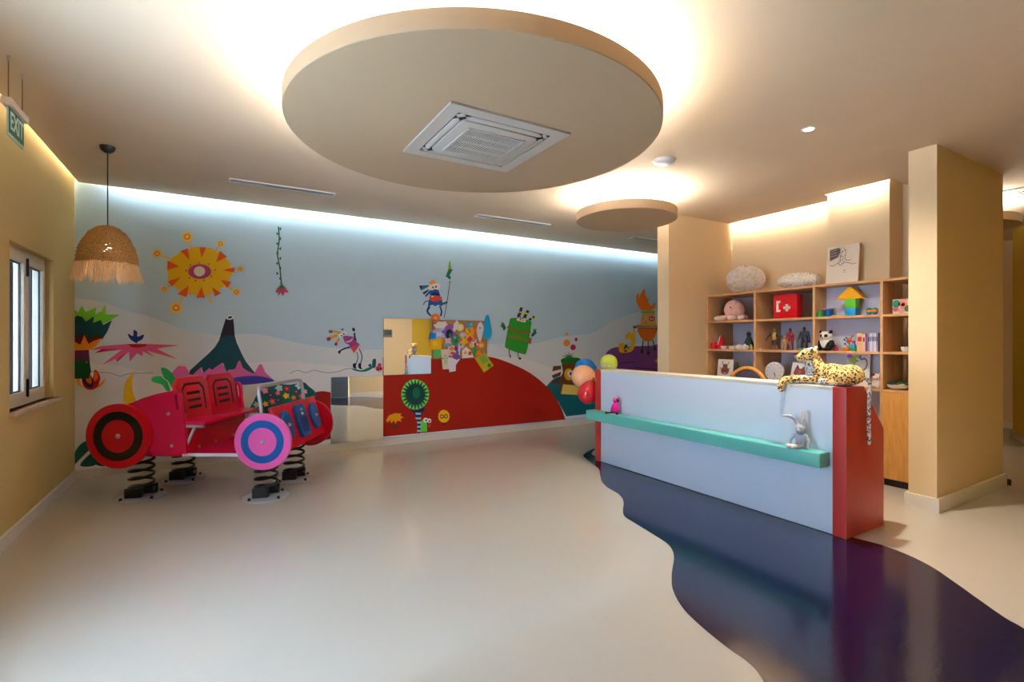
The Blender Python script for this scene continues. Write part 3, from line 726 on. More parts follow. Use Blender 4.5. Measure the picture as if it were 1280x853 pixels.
# red hill and the things on it (hidden parts run on behind the mirrors, pinboard and desk)
RED = (166, 28, 12)
hillr = cr([(478.5, 447), (540, 448), (578, 448), (610, 446), (635, 453), (662, 466), (684, 484), (700, 507), (707, 526)], 5, False)
painted('painted_red_hill', 'large dark red hill painted under the pinboard', [(hillr + [(707, 524.5), (478.5, 546)], RED)], 0.0011)
painted('painted_teal_hill', 'teal hill painted beside the red hill', [(cr([(683, 483), (692, 474), (703, 470), (720, 470), (748, 480), (780, 490)], 4, False) + [(780, 512.5), (708, 520.5), (698, 503)], (6, 96, 110))], 0.0010)
S = (390, 360, 4.264)
lay = [(zp(*S, cr([(520, 640), (545, 670), (560, 720), (562, 770), (578, 770), (578, 700), (590, 665), (600, 640)], 3)), (34, 46, 96))]
for y in (665, 690, 712, 735, 757):
    lay.append((zp(*S, [(550 if y < 700 else 560, y), (582, y), (580, y + 11), (554 if y < 700 else 561, y + 11)]), (170, 206, 226)))
lay += [(zp(*S, ell(550, 568, 75, 82, 40)), (12, 92, 72))]
for k in range(22):
    a = 2 * PI * k / 22
    lay.append((zp(*S, [(550 + 74 * math.cos(a - .12), 568 + 81 * math.sin(a - .12)), (550 + 74 * math.cos(a + .12), 568 + 81 * math.sin(a + .12)), (550 + 50 * math.cos(a), 568 + 55 * math.sin(a))]), (128, 216, 88)))
lay += [(zp(*S, ell(552, 566, 50, 55, 30)), (4, 66, 62)), (zp(*S, ell(556, 560, 20, 30, 20)), (18, 106, 78))]
painted('painted_round_tree', 'round green fringed tree with striped trunk on the red hill', lay)
painted('painted_yellow_shrub', 'yellow orange spiky shrub painted beside the round tree', [
    (zp(*S, [(395, 705), (410, 680), (440, 668), (478, 670), (470, 680), (488, 690), (470, 700), (478, 712), (455, 708), (445, 725), (438, 708), (420, 722), (418, 705), (400, 718)]), (240, 164, 18)),
    (zp(*S, [(430, 735), (440, 720), (452, 738), (440, 748)]), (40, 90, 30))])
painted('painted_slug', 'little light green snail creature painted at the hill foot', [
    (zp(*S, [(578, 715), (590, 705), (612, 710), (614, 765), (580, 768)]), (94, 220, 70)), (zp(*S, ell(606, 705, 13, 13, 14)), (240, 240, 236)), (zp(*S, ell(625, 708, 11, 12, 14)), (240, 240, 236)),
    (zp(*S, ell(608, 706, 5, 5, 8)), (40, 20, 30)), (zp(*S, ell(626, 710, 5, 5, 8)), (40, 20, 30)), (zp(*S, [(615, 735), (635, 720), (628, 745)]), (214, 60, 90))])
painted('painted_yellow_chick', 'round fluffy yellow chick face painted on the red hill', [
    (zp(*S, ell(703, 684, 30, 34, 40, 0, .06, 13)), (244, 186, 16)), (zp(*S, ell(692, 686, 11, 12, 12)), (120, 60, 16)), (zp(*S, ell(714, 684, 11, 12, 12)), (120, 60, 16)), (zp(*S, ell(692, 686, 6, 6, 8)), (244, 200, 60)),
    (zp(*S, ell(714, 684, 6, 6, 8)), (244, 200, 60)), (zp(*S, [(690, 722), (715, 722), (703, 730)]), (30, 20, 20))])
# tree stump creature
S = (680, 410, 7.75)
BR = (106, 60, 22)
lay = [(zp(*S, ell(220, 145, 32, 34, 24)), (244, 148, 58)), (zp(*S, ell(282, 188, 27, 28, 22)), (206, 26, 92)), (zp(*S, ell(311, 112, 15, 18, 16)), (196, 44, 104)), (zp(*S, ell(220, 60, 18, 14, 16)), (240, 146, 66)),
       (zp(*S, [(90, 370), (165, 365), (165, 400), (80, 420)]), BR), (zp(*S, [(75, 460), (165, 425), (160, 460), (90, 490)]), BR), (zp(*S, [(80, 520), (160, 510), (150, 545), (75, 545)]), BR),
       (zp(*S, [(170, 330), (330, 320), (330, 640), (160, 640), (160, 480), (185, 430)]), BR),
       (zp(*S, cr([(165, 330), (190, 292), (340, 290), (345, 330), (290, 345), (250, 330), (215, 350)], 3)), (20, 116, 36)),
       (zp(*S, [(175, 262), (225, 280), (205, 245), (238, 270), (240, 222), (250, 268), (280, 240), (262, 280), (300, 266), (260, 295), (220, 295)]), (24, 130, 60)),
       (zp(*S, ell(240, 450, 44, 58, 26)), (240, 176, 24)), (zp(*S, ell(255, 445, 28, 34, 22)), (236, 236, 232)), (zp(*S, ell(262, 443, 14, 18, 14)), (30, 36, 60)),
       (zp(*S, [(185, 545), (345, 560), (345, 650), (165, 640)]), (240, 200, 96))]
painted('painted_stump_creature', 'brown tree stump creature with yellow eye painted behind balloons', lay)
# right end: purple mound, orange creature
S = (760, 355, 7.414)
PUR = (128, 70, 134)
lay = [(zp(*S, cr([(-60, 720), (0, 620), (80, 585), (200, 580), (330, 575), (420, 570), (470, 555), (600, 540)], 4, False) + [(600, 1060), (-60, 1080)]), PUR),
       (zp(*S, stroke([(105, 735), (245, 722), (250, 775), (430, 792), (470, 800)], 7, smooth=False)), (58, 26, 62)), (zp(*S, ell(462, 712, 26, 20, 16)), (236, 130, 20))]
painted('painted_purple_mound', 'purple mound painted at the right end of the mural', lay, 0.00105)
lay = [(zp(*S, cr([(100, 560), (120, 548), (155, 560), (180, 600), (215, 560), (215, 515), (170, 505), (160, 475), (195, 448), (225, 455), (235, 415), (250, 430), (252, 520), (240, 600), (200, 632), (110, 632)], 3)), (234, 178, 24)),
       (zp(*S, [(150, 590), (165, 558), (178, 562), (172, 630), (152, 630)]), (40, 34, 40)), (zp(*S, [(155, 610), (175, 585), (172, 612)]), (236, 230, 220))]
painted('painted_yellow_snake', 'curling yellow horn creature painted on the purple mound', lay, 0.0044)
lay = [(zp(*S, stroke([(325, 520), (320, 580), (315, 640)], 9)), INK), (zp(*S, stroke([(372, 525), (372, 590), (374, 655)], 9)), INK), (zp(*S, stroke([(412, 515), (425, 560), (432, 610)], 9)), INK),
       (zp(*S, ell(315, 625, 13, 20, 10)), INK), (zp(*S, ell(374, 640, 14, 18, 10)), INK), (zp(*S, ell(434, 600, 13, 16, 10)), INK),
       (zp(*S, cr([(285, 410), (450, 405), (445, 460), (400, 525), (340, 525), (290, 470)], 4)), (240, 112, 10)),
       (zp(*S, cr([(310, 380), (312, 300), (340, 262), (420, 260), (438, 320), (430, 385)], 4)), (240, 172, 108)), (zp(*S, [(300, 250), (435, 245), (430, 270), (310, 272)]), (160, 200, 80)),
       (zp(*S, [(245, 395), (265, 378), (370, 365), (470, 375), (480, 395), (450, 405), (270, 408)]), (222, 170, 20)), (zp(*S, stroke([(232, 400), (480, 400)], 20)), (110, 62, 90)), (zp(*S, stroke([(262, 400), (480, 400)], 8)), (196, 186, 190)),
       (zp(*S, ell(405, 322, 26, 24, 18)), (186, 44, 34)), (zp(*S, ell(398, 322, 9, 13, 10)), (236, 190, 150)), (zp(*S, ell(416, 324, 8, 12, 10)), (236, 190, 150)), (zp(*S, ell(352, 318, 18, 24, 14)), (240, 190, 110)), (zp(*S, ell(350, 360, 6, 6, 8)), (130, 60, 20)),
       (zp(*S, [(265, 170), (258, 110), (285, 80), (290, 125), (310, 75), (335, 38), (345, 90), (358, 140), (378, 125), (372, 170), (390, 200), (412, 205), (420, 175), (440, 180), (435, 220), (400, 245), (320, 245), (285, 215)]), (250, 116, 14))]
painted('painted_orange_creature', 'orange creature with flame hair painted beside the alcove wall', lay, 0.0050)

# ------------------------------------------------------------------ mirrors and pinboard on the mural wall
def wall_rect(px0, px1, z0, z1, y0, y1):
    return onY(px0, 426, YF).x, onY(px1, 426, YF).x
mx0, mx1, mx2 = onY(413.5, 426, YF).x, onY(479, 426, YF).x, onY(538.5, 426, YF).x
zt = onY(479, 397.6, YF).z; zm = onY(479, 469.3, YF).z
def mirror(label, x0, x1, z0, z1):
    t = thing('wall_mirror', label, 'mirror', ((x0 + x1) / 2, YF - 0.006, z0))
    w = (x1 - x0) / 2
    MB().bb(-w, w, 0.0, 0.003, 0, z1 - z0).build('backing', M_DARK, t, smooth=False)
    MB().bb(-w + 0.001, w - 0.001, -0.004, -0.0005, 0.001, z1 - z0 - 0.001).build('mirror_glass', M_MIRROR, t, smooth=False)
mirror('square mirror high on the mural beside the pinboard', mx1 + 0.001, mx2, zm + 0.001, zt)
mirror('square mirror low on the mural above the baseboard', mx0, mx1 - 0.001, 0.088, zm - 0.002)
bx0, bx1 = onY(539.5, 426, YF).x, onY(607.6, 426, YF).x
bz1, bz0 = onY(572, 400.5, YF).z, onY(572, 448.3, YF).z
t = thing('pinboard', 'brown cork pinboard covered with craftwork on the mural wall', 'pinboard', ((bx0 + bx1) / 2, YF - 0.004, bz0))
bw, bh = (bx1 - bx0) / 2, bz1 - bz0
MB().bb(-bw, bw, -0.014, 0.002, 0, bh).build('cork_panel', M_CORK, t, smooth=False)
fm = MB(); f = 0.014
fm.bb(-bw, bw, -0.02, 0.002, 0, f).bb(-bw, bw, -0.02, 0.002, bh - f, bh).bb(-bw, -bw + f, -0.02, 0.002, f, bh - f).bb(bw - f, bw, -0.02, 0.002, f, bh - f)
fm.build('frame', wood('board_frame', (150, 96, 52), (176, 118, 70)), t, smooth=False)
# pinned craftwork (zoom coordinates of the board)
S = (530, 380, 8.53)
def star(cx, cy, r, n=5, k=.45, rot=0): return [(cx + (r if i % 2 == 0 else r * k) * math.cos(PI * i / n + rot), cy + (r if i % 2 == 0 else r * k) * math.sin(PI * i / n + rot)) for i in range(2 * n)]
def rect(cx, cy, w, h, rot=0): 
    c, s = math.cos(rot), math.sin(rot)
    return [(cx + x * c - y * s, cy + x * s + y * c) for x, y in ((-w / 2, -h / 2), (w / 2, -h / 2), (w / 2, h / 2), (-w / 2, h / 2))]
CR = [
 ('paper_pumpkin', 'orange paper pumpkin pinned at the board top left corner', [(ell(122, 150, 42, 40), (232, 120, 62)), (ell(122, 150, 14, 12, 12), (240, 190, 90))]),
 ('paper_cloud', 'white paper cloud pinned near the board top left', [(ell(180, 225, 62, 32, 30, -.15, .12, 6), (236, 230, 228))]),
 ('drawing_sheet', 'pale blue drawing sheet pinned at the board left', [(rect(170, 315, 120, 84, -.2), (176, 190, 226)), (ell(160, 320, 30, 20), (228, 214, 236)), (ell(205, 300, 18, 14), (60, 90, 200))]),
 ('paper_circle', 'bright blue paper shape pinned at the left board edge', [(rect(96, 345, 50, 62, .2), (24, 128, 222))]),
 ('paper_rainbow', 'purple and black paper arch pinned on the board', [(ell(275, 300, 52, 72, 26), (150, 92, 172)), (ell(270, 320, 30, 46, 20), (34, 34, 44)), (ell(280, 330, 12, 22, 12), (60, 120, 110))]),
 ('paper_sun', 'pale yellow paper sun pinned near the board top centre', [(ell(385, 250, 34, 34, 40, 0, .1, 10), (240, 222, 140)), (ell(385, 250, 15, 15), (246, 236, 190))]),
 ('paper_shell', 'white ruffled paper shell pinned left of the pale sun', [(ell(338, 235, 20, 52, 26, .3, .14, 6), (240, 228, 232))]),
 ('paper_bird', 'teal blue paper bird pinned at the board top right', [(star(485, 228, 44, 4, .5, .3), (52, 150, 190)), (ell(500, 220, 12, 10), (120, 200, 220))]),
 ('paper_giraffe', 'yellow paper giraffe pinned right of the board centre', [([(450, 270), (470, 262), (475, 300), (500, 320), (498, 370), (455, 362), (445, 320)], (244, 184, 30)), (ell(468, 320, 8, 8), (210, 120, 20))]),
 ('paper_flame', 'golden paper figure pinned right of the giraffe', [([(490, 262), (520, 250), (530, 290), (525, 340), (540, 372), (500, 380), (505, 320)], (240, 164, 24))]),
 ('paper_fox', 'orange paper fox pinned below the teal bird', [([(545, 262), (575, 250), (582, 300), (560, 330), (542, 310)], (236, 108, 40))]),
 ('paper_ghost', 'white paper ghost pinned at the board right side', [(cr([(570, 260), (600, 205), (630, 250), (622, 310), (600, 390), (575, 330)], 4), (238, 234, 238)), (ell(598, 262, 6, 8, 8), (40, 40, 50))]),
 ('paper_mitten', 'sky blue paper mitten hanging over the board right edge', [(cr([(650, 190), (665, 140), (690, 145), (705, 220), (716, 280), (700, 345), (655, 355), (642, 300)], 4), (28, 156, 214))]),
 ('yellow_folder', 'yellow square card pinned at the board left edge', [(rect(128, 428, 96, 96, -.06), (240, 184, 20)), (rect(120, 420, 40, 44, .1), (246, 206, 70))]),
 ('paper_leaf', 'orange paper leaf pinned beside the yellow card', [(ell(185, 395, 18, 36, 18, .2), (240, 134, 24))]),
 ('paper_turtle', 'dark green spotted paper turtle pinned at board centre left', [(ell(335, 380, 30, 54, 22, .1), (34, 142, 90)), (ell(330, 360, 9, 12, 10), (140, 210, 120)), (ell(340, 395, 9, 12, 10), (20, 90, 70))]),
 ('paper_flower', 'lilac paper flower pinned at the board centre', [(star(412, 330, 34, 6, .6), (206, 190, 214)), (ell(412, 330, 11, 11), (236, 214, 120))]),
 ('paper_crab', 'yellow paper crab pinned below the lilac flower', [(star(430, 398, 44, 5, .5, .4), (244, 188, 22))]),
 ('paper_heart', 'magenta paper heart pinned right of the centre', [(star(490, 372, 30, 4, .62), (216, 34, 110))]),
 ('paper_butterfly', 'pale pink paper butterfly pinned left of the turtle', [(star(255, 395, 44, 4, .5, .7), (226, 196, 206)), (ell(255, 430, 36, 16), (110, 176, 190))]),
 ('paper_dragonfly', 'white and red paper dragonfly pinned at the lower right', [(star(540, 420, 42, 4, .35, .4), (230, 226, 232)), (ell(545, 430, 10, 20, 12), (206, 30, 50))]),
 ('paper_orange', 'orange paper slice pinned at the right board edge', [(ell(608, 440, 32, 28), (244, 146, 48)), (ell(608, 440, 18, 15), (250, 196, 120))]),
 ('paper_pear', 'green paper oval pinned at the lower left board edge', [(ell(142, 525, 34, 52, 24), (84, 184, 92))]),
 ('collage_sheet', 'busy multicoloured collage sheet pinned at the board bottom centre', [(rect(320, 500, 110, 90, .1), (228, 206, 214)), (ell(300, 480, 20, 20), (232, 130, 60)), (ell(340, 478, 18, 24), (120, 60, 130)), (ell(310, 522, 24, 14), (220, 80, 60)), (ell(350, 515, 14, 18), (60, 110, 190))]),
 ('paper_grapes', 'violet paper grapes pinned above the hanging white sheet', [(ell(345, 560, 34, 28, 22, .4, .1, 7), (116, 80, 172))]),
 ('paper_house', 'white paper house with red door at the board bottom', [([(415, 500), (450, 465), (490, 500), (520, 560), (415, 572)], (240, 232, 226)), (rect(485, 525, 30, 34, .1), (226, 80, 50)), (ell(445, 520, 14, 14), (230, 170, 110))]),
 ('paper_cactus', 'small green paper cactus pinned at the lower right', [(ell(542, 505, 20, 46, 20), (58, 168, 66))]),
 ('paper_fish', 'orange paper fish pinned right of the green cactus', [(star(585, 525, 34, 3, .6, .5), (244, 132, 40))]),
 ('paper_owl', 'grey and white paper owl pinned below the yellow crab', [(ell(400, 440, 28, 30, 18), (196, 190, 206)), (ell(490, 440, 20, 22), (232, 196, 60)), (ell(395, 432, 8, 8, 8), (60, 50, 90))]),
 ('hanging_sheet', 'tall cream sheet hanging below the board', [([(180, 485), (258, 482), (270, 695), (200, 697)], (228, 214, 192)), ([(205, 540), (245, 540), (250, 640), (215, 640)], (196, 206, 172))]),
 ('hanging_card', 'white folded card hanging below the board', [([(258, 570), (385, 585), (340, 650), (338, 715), (272, 728), (255, 650)], (236, 230, 234))]),
 ('green_booklet', 'yellow green painted booklet hanging off the board corner', [([(540, 580), (650, 520), (742, 655), (640, 732)], (196, 178, 44)), ([(585, 565), (640, 535), (690, 610), (630, 640)], (122, 176, 70)), (ell(697, 655, 18, 22, 14), (30, 148, 50)), (ell(610, 640, 14, 20, 12), (232, 150, 60))]),
]
for i, (nm, lab, lays) in enumerate(CR):
    y = YF - 0.0205 - 0.0022 * (i % 7)
    mats = []; cols = []; mb = MB()
    cxm = sum(p[0] for p in lays[0][0]) / len(lays[0][0]); cym = sum(p[1] for p in lays[0][0]) / len(lays[0][0])
    for k, (pts, rgb) in enumerate(lays):
        if i < 29: pts = [(cxm + (x - cxm) * 1.18, cym + (z - cym) * 1.18) for x, z in pts]
        if rgb not in cols: cols.append(rgb); mats.append(mat('card_%d_%d_%d' % rgb, rgb, rough=0.8, spec=0.2))
        mb.mat(cols.index(rgb))
        yy = y - 0.0018 * k
        mb.prism([Vector((onY(*p, yy).x, yy, onY(*p, yy).z)) for p in zp(*S, pts)], (0, 0.0016, 0))
    o = mb.build(nm, mats, smooth=False)
    tag(o, lab, 'craftwork', 'craftwork pinned on the cork board')
# ------------------------------------------------------------------ spring rider car
CW = Vector((0.033, 5.505, 0))
car = thing('spring_rider_car', 'red spring rider toy car with pink front wheel and two seats', 'spring rider', CW, -YAW)
def cu(px, v): return (px - 640) / F * (4.76 + v) + 2.77
def cz(py, v): return CAMZ - (py - CY) / F * (4.76 + v)
for su in (-1, 1):
    for sv in (-1, 1):
        x, y = 0.56 * su, 0.285 * sv
        pl = MB().lathe([(0, 0), (0.19, 0), (0.19, 0.006), (0.15, 0.014), (0, 0.016)], (x, y, 0), 40).build('spring_base', mat('grey_base_plate', (172, 174, 176), rough=0.4, metal=0.1), car)
        for k in range(4):
            a = PI / 4 + k * PI / 2 + 0.3
            MB().cyl((x + .165 * math.cos(a), y + .165 * math.sin(a), 0.008), (x + .165 * math.cos(a), y + .165 * math.sin(a), 0.030), 0.014, 0.010, 10).build('bolt', M_BLACK, pl)
        for s2 in (-1, 1):
            MB().box((x + 0.015 * s2, y + 0.072 * s2, 0.058), (0.13, 0.05, 0.085), Euler((0, 0, 0.25)), 0.006).build('clamp', mat('black_clamp', (26, 26, 28), rough=0.4), pl)
        pts = []; n = 5 * 20
        for i in range(n + 1):
            a = 2 * PI * i / 20; pts.append((x + .092 * math.cos(a), y + .092 * math.sin(a), 0.06 + 0.345 * i / n))
        MB().tube(pts, 0.0125, 8).build('coil_spring', mat('black_spring', (22, 22, 24), rough=0.35), car)
        MB().bb(x - 0.11, x + 0.11, y - 0.11, y + 0.11, 0.388, 0.402).build('spring_top_plate', M_BLACK, car, smooth=False)
fl = MB().bb(-0.62, 0.745, -0.455, 0.455, 0.402, 0.432, 0.003).build('floor_board', M_CRIM, car)
for sv in (-1, 1):
    MB().bb(-0.08, 0.60, sv * 0.455 - 0.004 * (sv < 0), sv * 0.455 + 0.004 * (sv > 0), 0.402, 0.428).build('white_edge', mat('white_hdpe', (214, 218, 230), rough=0.4), fl, smooth=False)
# side panels with handle slot
prof_px = [(140, 567), (124, 545), (130, 522), (150, 508), (166, 503.5), (180, 497.5), (196, 492.5), (212, 489), (221, 488), (226, 490.5), (228, 497), (229, 512), (234.5, 567)]
slot_px = [(219.5, 494), (222.5, 492.5), (224, 496), (225.5, 510), (223.5, 512.5), (221.5, 510)]
for sv in (-1, 1):
    v0 = 0.455 * sv
    P = [(cu(a, -0.47), cz(b, -0.47)) for a, b in prof_px]; Sl = [(cu(a, -0.47), cz(b, -0.47)) for a, b in slot_px]
    out = P[:9] + [Sl[1]] + [Sl[0]] + [Sl[5]] + [Sl[4]] + [Sl[3]] + [Sl[2]] + [Sl[1]] + [P[8]] + P[9:]
    mb = MB(); mb.prism([(x, v0, z) for x, z in out], (0, 0.032 * sv, 0))
    sp = mb.build('side_panel', M_CRIM, car, ang=30)
    for a, b in ((212, 517), (216.5, 557)):
        MB().sph((cu(a, -0.47), v0 + 0.032 * sv, cz(b, -0.47)), (0.016, 0.010, 0.016), 2).build('cap_bolt', M_STEEL, sp)
# curved rear deck between the panels
arc = [(cu(a, -0.47), cz(b, -0.47) - 0.012) for a, b in [(124, 545), (130, 523), (150, 509), (166, 505), (180, 499), (196, 494), (203, 492.3)]]
arc = cr(arc, 4, False)
inner = [(x + 0.012, z - 0.022) for x, z in arc][::-1]
MB().prism([(x, -0.454, z) for x, z in arc + inner], (0, 0.908, 0)).build('rear_deck', M_CRIM, car, ang=40)
# wheels
def wheel(name, u, z, r, v, ma, mb_, lab):
    s = -1 if v < 0 else 1
    w = MB(); w.cyl((u, v, z), (u, v + 0.032 * s, z), r, n=64); o = w.build(name, ma, car, ang=40)
    R = MB(); n = 64
    for (ra, rb) in ((0.505, 0.765),):
        prof = []
        N = 64
        for i in range(N):
            a0, a1 = 2 * PI * i / N, 2 * PI * (i + 1) / N
            ya = v + 0.0345 * s; q = []
            for rr, aa in ((ra, a0), (rb, a0), (rb, a1), (ra, a1)): q.append((u + rr * r * math.cos(aa), ya, z + rr * r * math.sin(aa)))
            R.poly(q); q2 = [(x, v + 0.032 * s, zz) for x, _, zz in q]
            R.poly([q[1], q[2], q2[2], q2[1]]); R.poly([q[0], q[3], q2[3], q2[0]])
    bmesh.ops.remove_doubles(R.bm, verts=R.bm.verts[:], dist=1e-5)
    R.build('ring', mb_, o, smooth=False)
    MB().sph((u, v + 0.033 * s, z), (0.020, 0.014, 0.020), 2).build('cap_bolt', M_STEEL, o)
    o['label'] = lab
wheel('rear_wheel', -0.588, 0.588, 0.276, -0.487, M_RED, M_BLACK, 'red rear wheel with black ring')
wheel('rear_wheel', -0.588, 0.588, 0.276, 0.487, M_RED, M_BLACK, 'red rear wheel with black ring on the wall side')
wheel('front_wheel', 0.642, 0.540, 0.240, -0.487, M_PINK, M_BLUE, 'pink front wheel with blue ring')
wheel('front_wheel', 0.642, 0.540, 0.240, 0.470, M_RED, M_BLUE, 'red front wheel on the wall side')
# bench: kick board, seat, two backrests
MB().bb(-0.06, -0.035, -0.45, 0.45, 0.432, 0.672).build('kick_board', M_RED, car, smooth=False)
for y in (-0.3, -0.05, 0.25): MB().sph((-0.034, y, 0.455), (0.010, 0.014, 0.014), 1).build('cap_bolt', M_STEEL, car)
MB().bb(-0.14, 0.115, -0.46, 0.46, 0.675, 0.702, 0.004).build('seat', M_CRIM, car)
def lean(z): return -0.095 - 0.06 * (z - 0.70) / 0.37
M_GROOVE = mat('black_groove', (20, 8, 12), rough=0.6)
for v0 in (-0.452, 0.004):
    w = 0.448; top = 1.075
    pr = [(0, 0.702), (w, 0.702), (w, 1.02), (w - 0.06, top), (0.06, top), (0, 1.02)]
    mb = MB(); mb.prism([(lean(z), v0 + y, z) for y, z in pr], (-0.028, 0, 0), 0.004)
    b = mb.build('backrest', M_RED, car)
    def gbar(p, q, wd):
        (y0, z0), (y1, z1) = p, q; d = Vector((0, y1 - y0, z1 - z0)); L = d.length; n = Vector((0, -d.z, d.y)).normalized() * wd / 2
        mb2 = MB(); c = [(y0 + n.y, z0 + n.z), (y1 + n.y, z1 + n.z), (y1 - n.y, z1 - n.z), (y0 - n.y, z0 - n.z)]
        mb2.prism([(lean(z) + 0.0022, v0 + y, z) for y, z in c], (-0.003, 0, 0)); mb2.build('groove', M_GROOVE, b, smooth=False)
    for z in (0.805, 0.868, 0.931): gbar((0.135, z), (w - 0.135, z), 0.026)
    o_ = [(0.075, 0.765), (0.075, 0.965), (0.125, 1.012), (w - 0.125, 1.012), (w - 0.075, 0.965), (w - 0.075, 0.765)]
    for p, q in zip(o_, o_[1:]): gbar(p, q, 0.020)
br = MB(); br.tube([(-0.11, -0.445, 0.660), (0.10, -0.445, 0.660)], 0.014, 10).tube([(0.02, -0.445, 0.655), (-0.05, -0.445, 0.50)], 0.013, 10)
br.build('seat_bracket', M_TUBE, car)
br = MB(); br.tube([(-0.11, 0.445, 0.660), (0.10, 0.445, 0.660)], 0.014, 10).tube([(0.02, 0.445, 0.655), (-0.05, 0.445, 0.50)], 0.013, 10)
br.build('seat_bracket', M_TUBE, car)
# front: side boards, sloping grille board, lamps, windscreen
for sv in (-1, 1):
    MB().prism([(0.47, 0.44 * sv, 0.432), (0.745, 0.44 * sv, 0.432), (0.66, 0.44 * sv, 0.76), (0.56, 0.44 * sv, 0.765), (0.49, 0.44 * sv, 0.60)], (0, 0.022 * sv, 0)).build('front_side_board', M_RED, car, smooth=False)
e1, e2 = Vector((0.778, 0, 0.43)), Vector((0.662, 0, 0.818))
nrm = Vector((e2.z - e1.z, 0, -(e2.x - e1.x))).normalized()
MB().prism([(e1.x, -0.47, e1.z), (e1.x, 0.475, e1.z), (e2.x, 0.475, e2.z), (e2.x, -0.47, e2.z)], nrm * 0.028, 0.004).build('grille_board', M_RED, car)
def onb(v, s, off=0.028): p = e1.lerp(e2, s) + nrm * off; return Vector((p.x, v, p.z))
ax = (e2 - e1).normalized()
for v in (-0.30, 0.31):
    pts = [onb(v, 0.52) + Vector((0, 0.095 * math.cos(a), 0)) + ax * 0.135 * math.sin(a) for a in [2 * PI * i / 40 for i in range(40)]]
    o = MB().prism(pts, nrm * 0.03, 0.006).build('headlamp', M_BLUE, car)
    MB().sph(onb(v, 0.52, 0.06), 0.018, 2).build('cap_bolt', M_STEEL, o)
c0 = onb(0.0, 0.52)
def gq(v, s): return c0 + Vector((0, v, 0)) + ax * s
pts = [gq(-0.10, -0.135), gq(-0.08, -0.155), gq(0.08, -0.155), gq(0.10, -0.135), gq(0.10, 0.135), gq(0.08, 0.155), gq(-0.08, 0.155), gq(-0.10, 0.135)]
o = MB().prism(pts, nrm * 0.035, 0.005).build('radiator_grille', M_BLUE, car)
for v in (-0.06, -0.03, 0.0, 0.03, 0.06):
    p = [gq(v - 0.006, -0.12), gq(v + 0.006, -0.12), gq(v + 0.006, 0.03), gq(v - 0.006, 0.03)]
    MB().prism([q + nrm * 0.0345 for q in p], nrm * 0.002).build('grille_slot', mat('deep_blue', (8, 44, 92), rough=0.5), o, smooth=False)
for s in (0.06, 0.10): MB().sph(gq(0.0, s) + nrm * 0.036, 0.016, 2).build('cap_bolt', M_STEEL, o)
ws = cr([(0.60, -0.44, 0.70), (0.585, -0.44, 0.86), (0.568, -0.44, 0.955), (0.562, -0.40, 0.993), (0.56, -0.2, 1.0), (0.56, 0.2, 1.0), (0.562, 0.40, 0.993), (0.568, 0.44, 0.955), (0.585, 0.44, 0.86), (0.60, 0.44, 0.70)], 6, False)
MB().tube(ws, 0.0165, 10).build('windscreen_frame', M_TUBE, car)

# ------------------------------------------------------------------ pendant lamp
PLX, PLY = -0.79, 5.25
lamp = thing('pendant_lamp', 'woven straw pendant lamp with raffia fringe hanging near the window', 'lamp', (PLX, PLY, 0))
MB().lathe([(0, ZC - 0.055), (0.012, ZC - 0.055), (0.03, ZC - 0.048), (0.048, ZC - 0.03), (0.054, ZC - 0.008), (0.054, ZC), (0, ZC)], n=28).build('ceiling_canopy', M_BLACK, lamp)
MB().cyl((0, 0, 2.33), (0, 0, ZC - 0.05), 0.0045, n=8).build('cord', M_BLACK, lamp)
prof = cr([(0.028, 2.345), (0.075, 2.325), (0.122, 2.28), (0.158, 2.22), (0.184, 2.15), (0.197, 2.08), (0.197, 2.045)], 5, False)
mb = MB()
for i, (r, z) in enumerate(prof):
    pts = [((r + 0.005 * random.uniform(-1, 1)) * math.cos(2 * PI * j / 56), (r + 0.005 * random.uniform(-1, 1)) * math.sin(2 * PI * j / 56), z + 0.004 * random.uniform(-1, 1)) for j in range(56)]
    mb.tube(pts, 0.0085, 6, closed=True)
M_STRAW = mat('straw_rope', (186, 140, 84), rough=0.85, noise=0.35, nscale=90, bump=0.6, bscale=160)
mb.build('woven_shade', M_STRAW, lamp, ang=60)
mb = MB()
for i in range(220):
    a = 2 * PI * i / 220 + random.uniform(-.02, .02); r = 0.194 + random.uniform(-.008, .006); L_ = random.uniform(0.11, 0.175); fl_ = random.uniform(0.0, 0.045)
    da = random.uniform(-.08, .08)
    pts = [(r * math.cos(a), r * math.sin(a), 2.05), ((r + fl_ * .4) * math.cos(a + da * .4), (r + fl_ * .4) * math.sin(a + da * .4), 2.05 - L_ * .45), ((r + fl_) * math.cos(a + da), (r + fl_) * math.sin(a + da), 2.05 - L_)]
    mb.tube(pts, [0.0028, 0.0034, 0.0022], 5)
tag(mb.build('raffia_fringe', mat('raffia', (226, 196, 156), rough=0.8), lamp), kind='stuff')
MB().lathe([(0.0, 2.13), (0.02, 2.135), (0.035, 2.16), (0.03, 2.19), (0.016, 2.215), (0.016, 2.24), (0, 2.24)], n=18).build('bulb', emis('pendant_bulb', (1.0, 0.80, 0.56), 34.0), lamp)
MB().cyl((0, 0, 2.235), (0, 0, 2.335), 0.018, n=14).build('socket', M_BLACK, lamp)

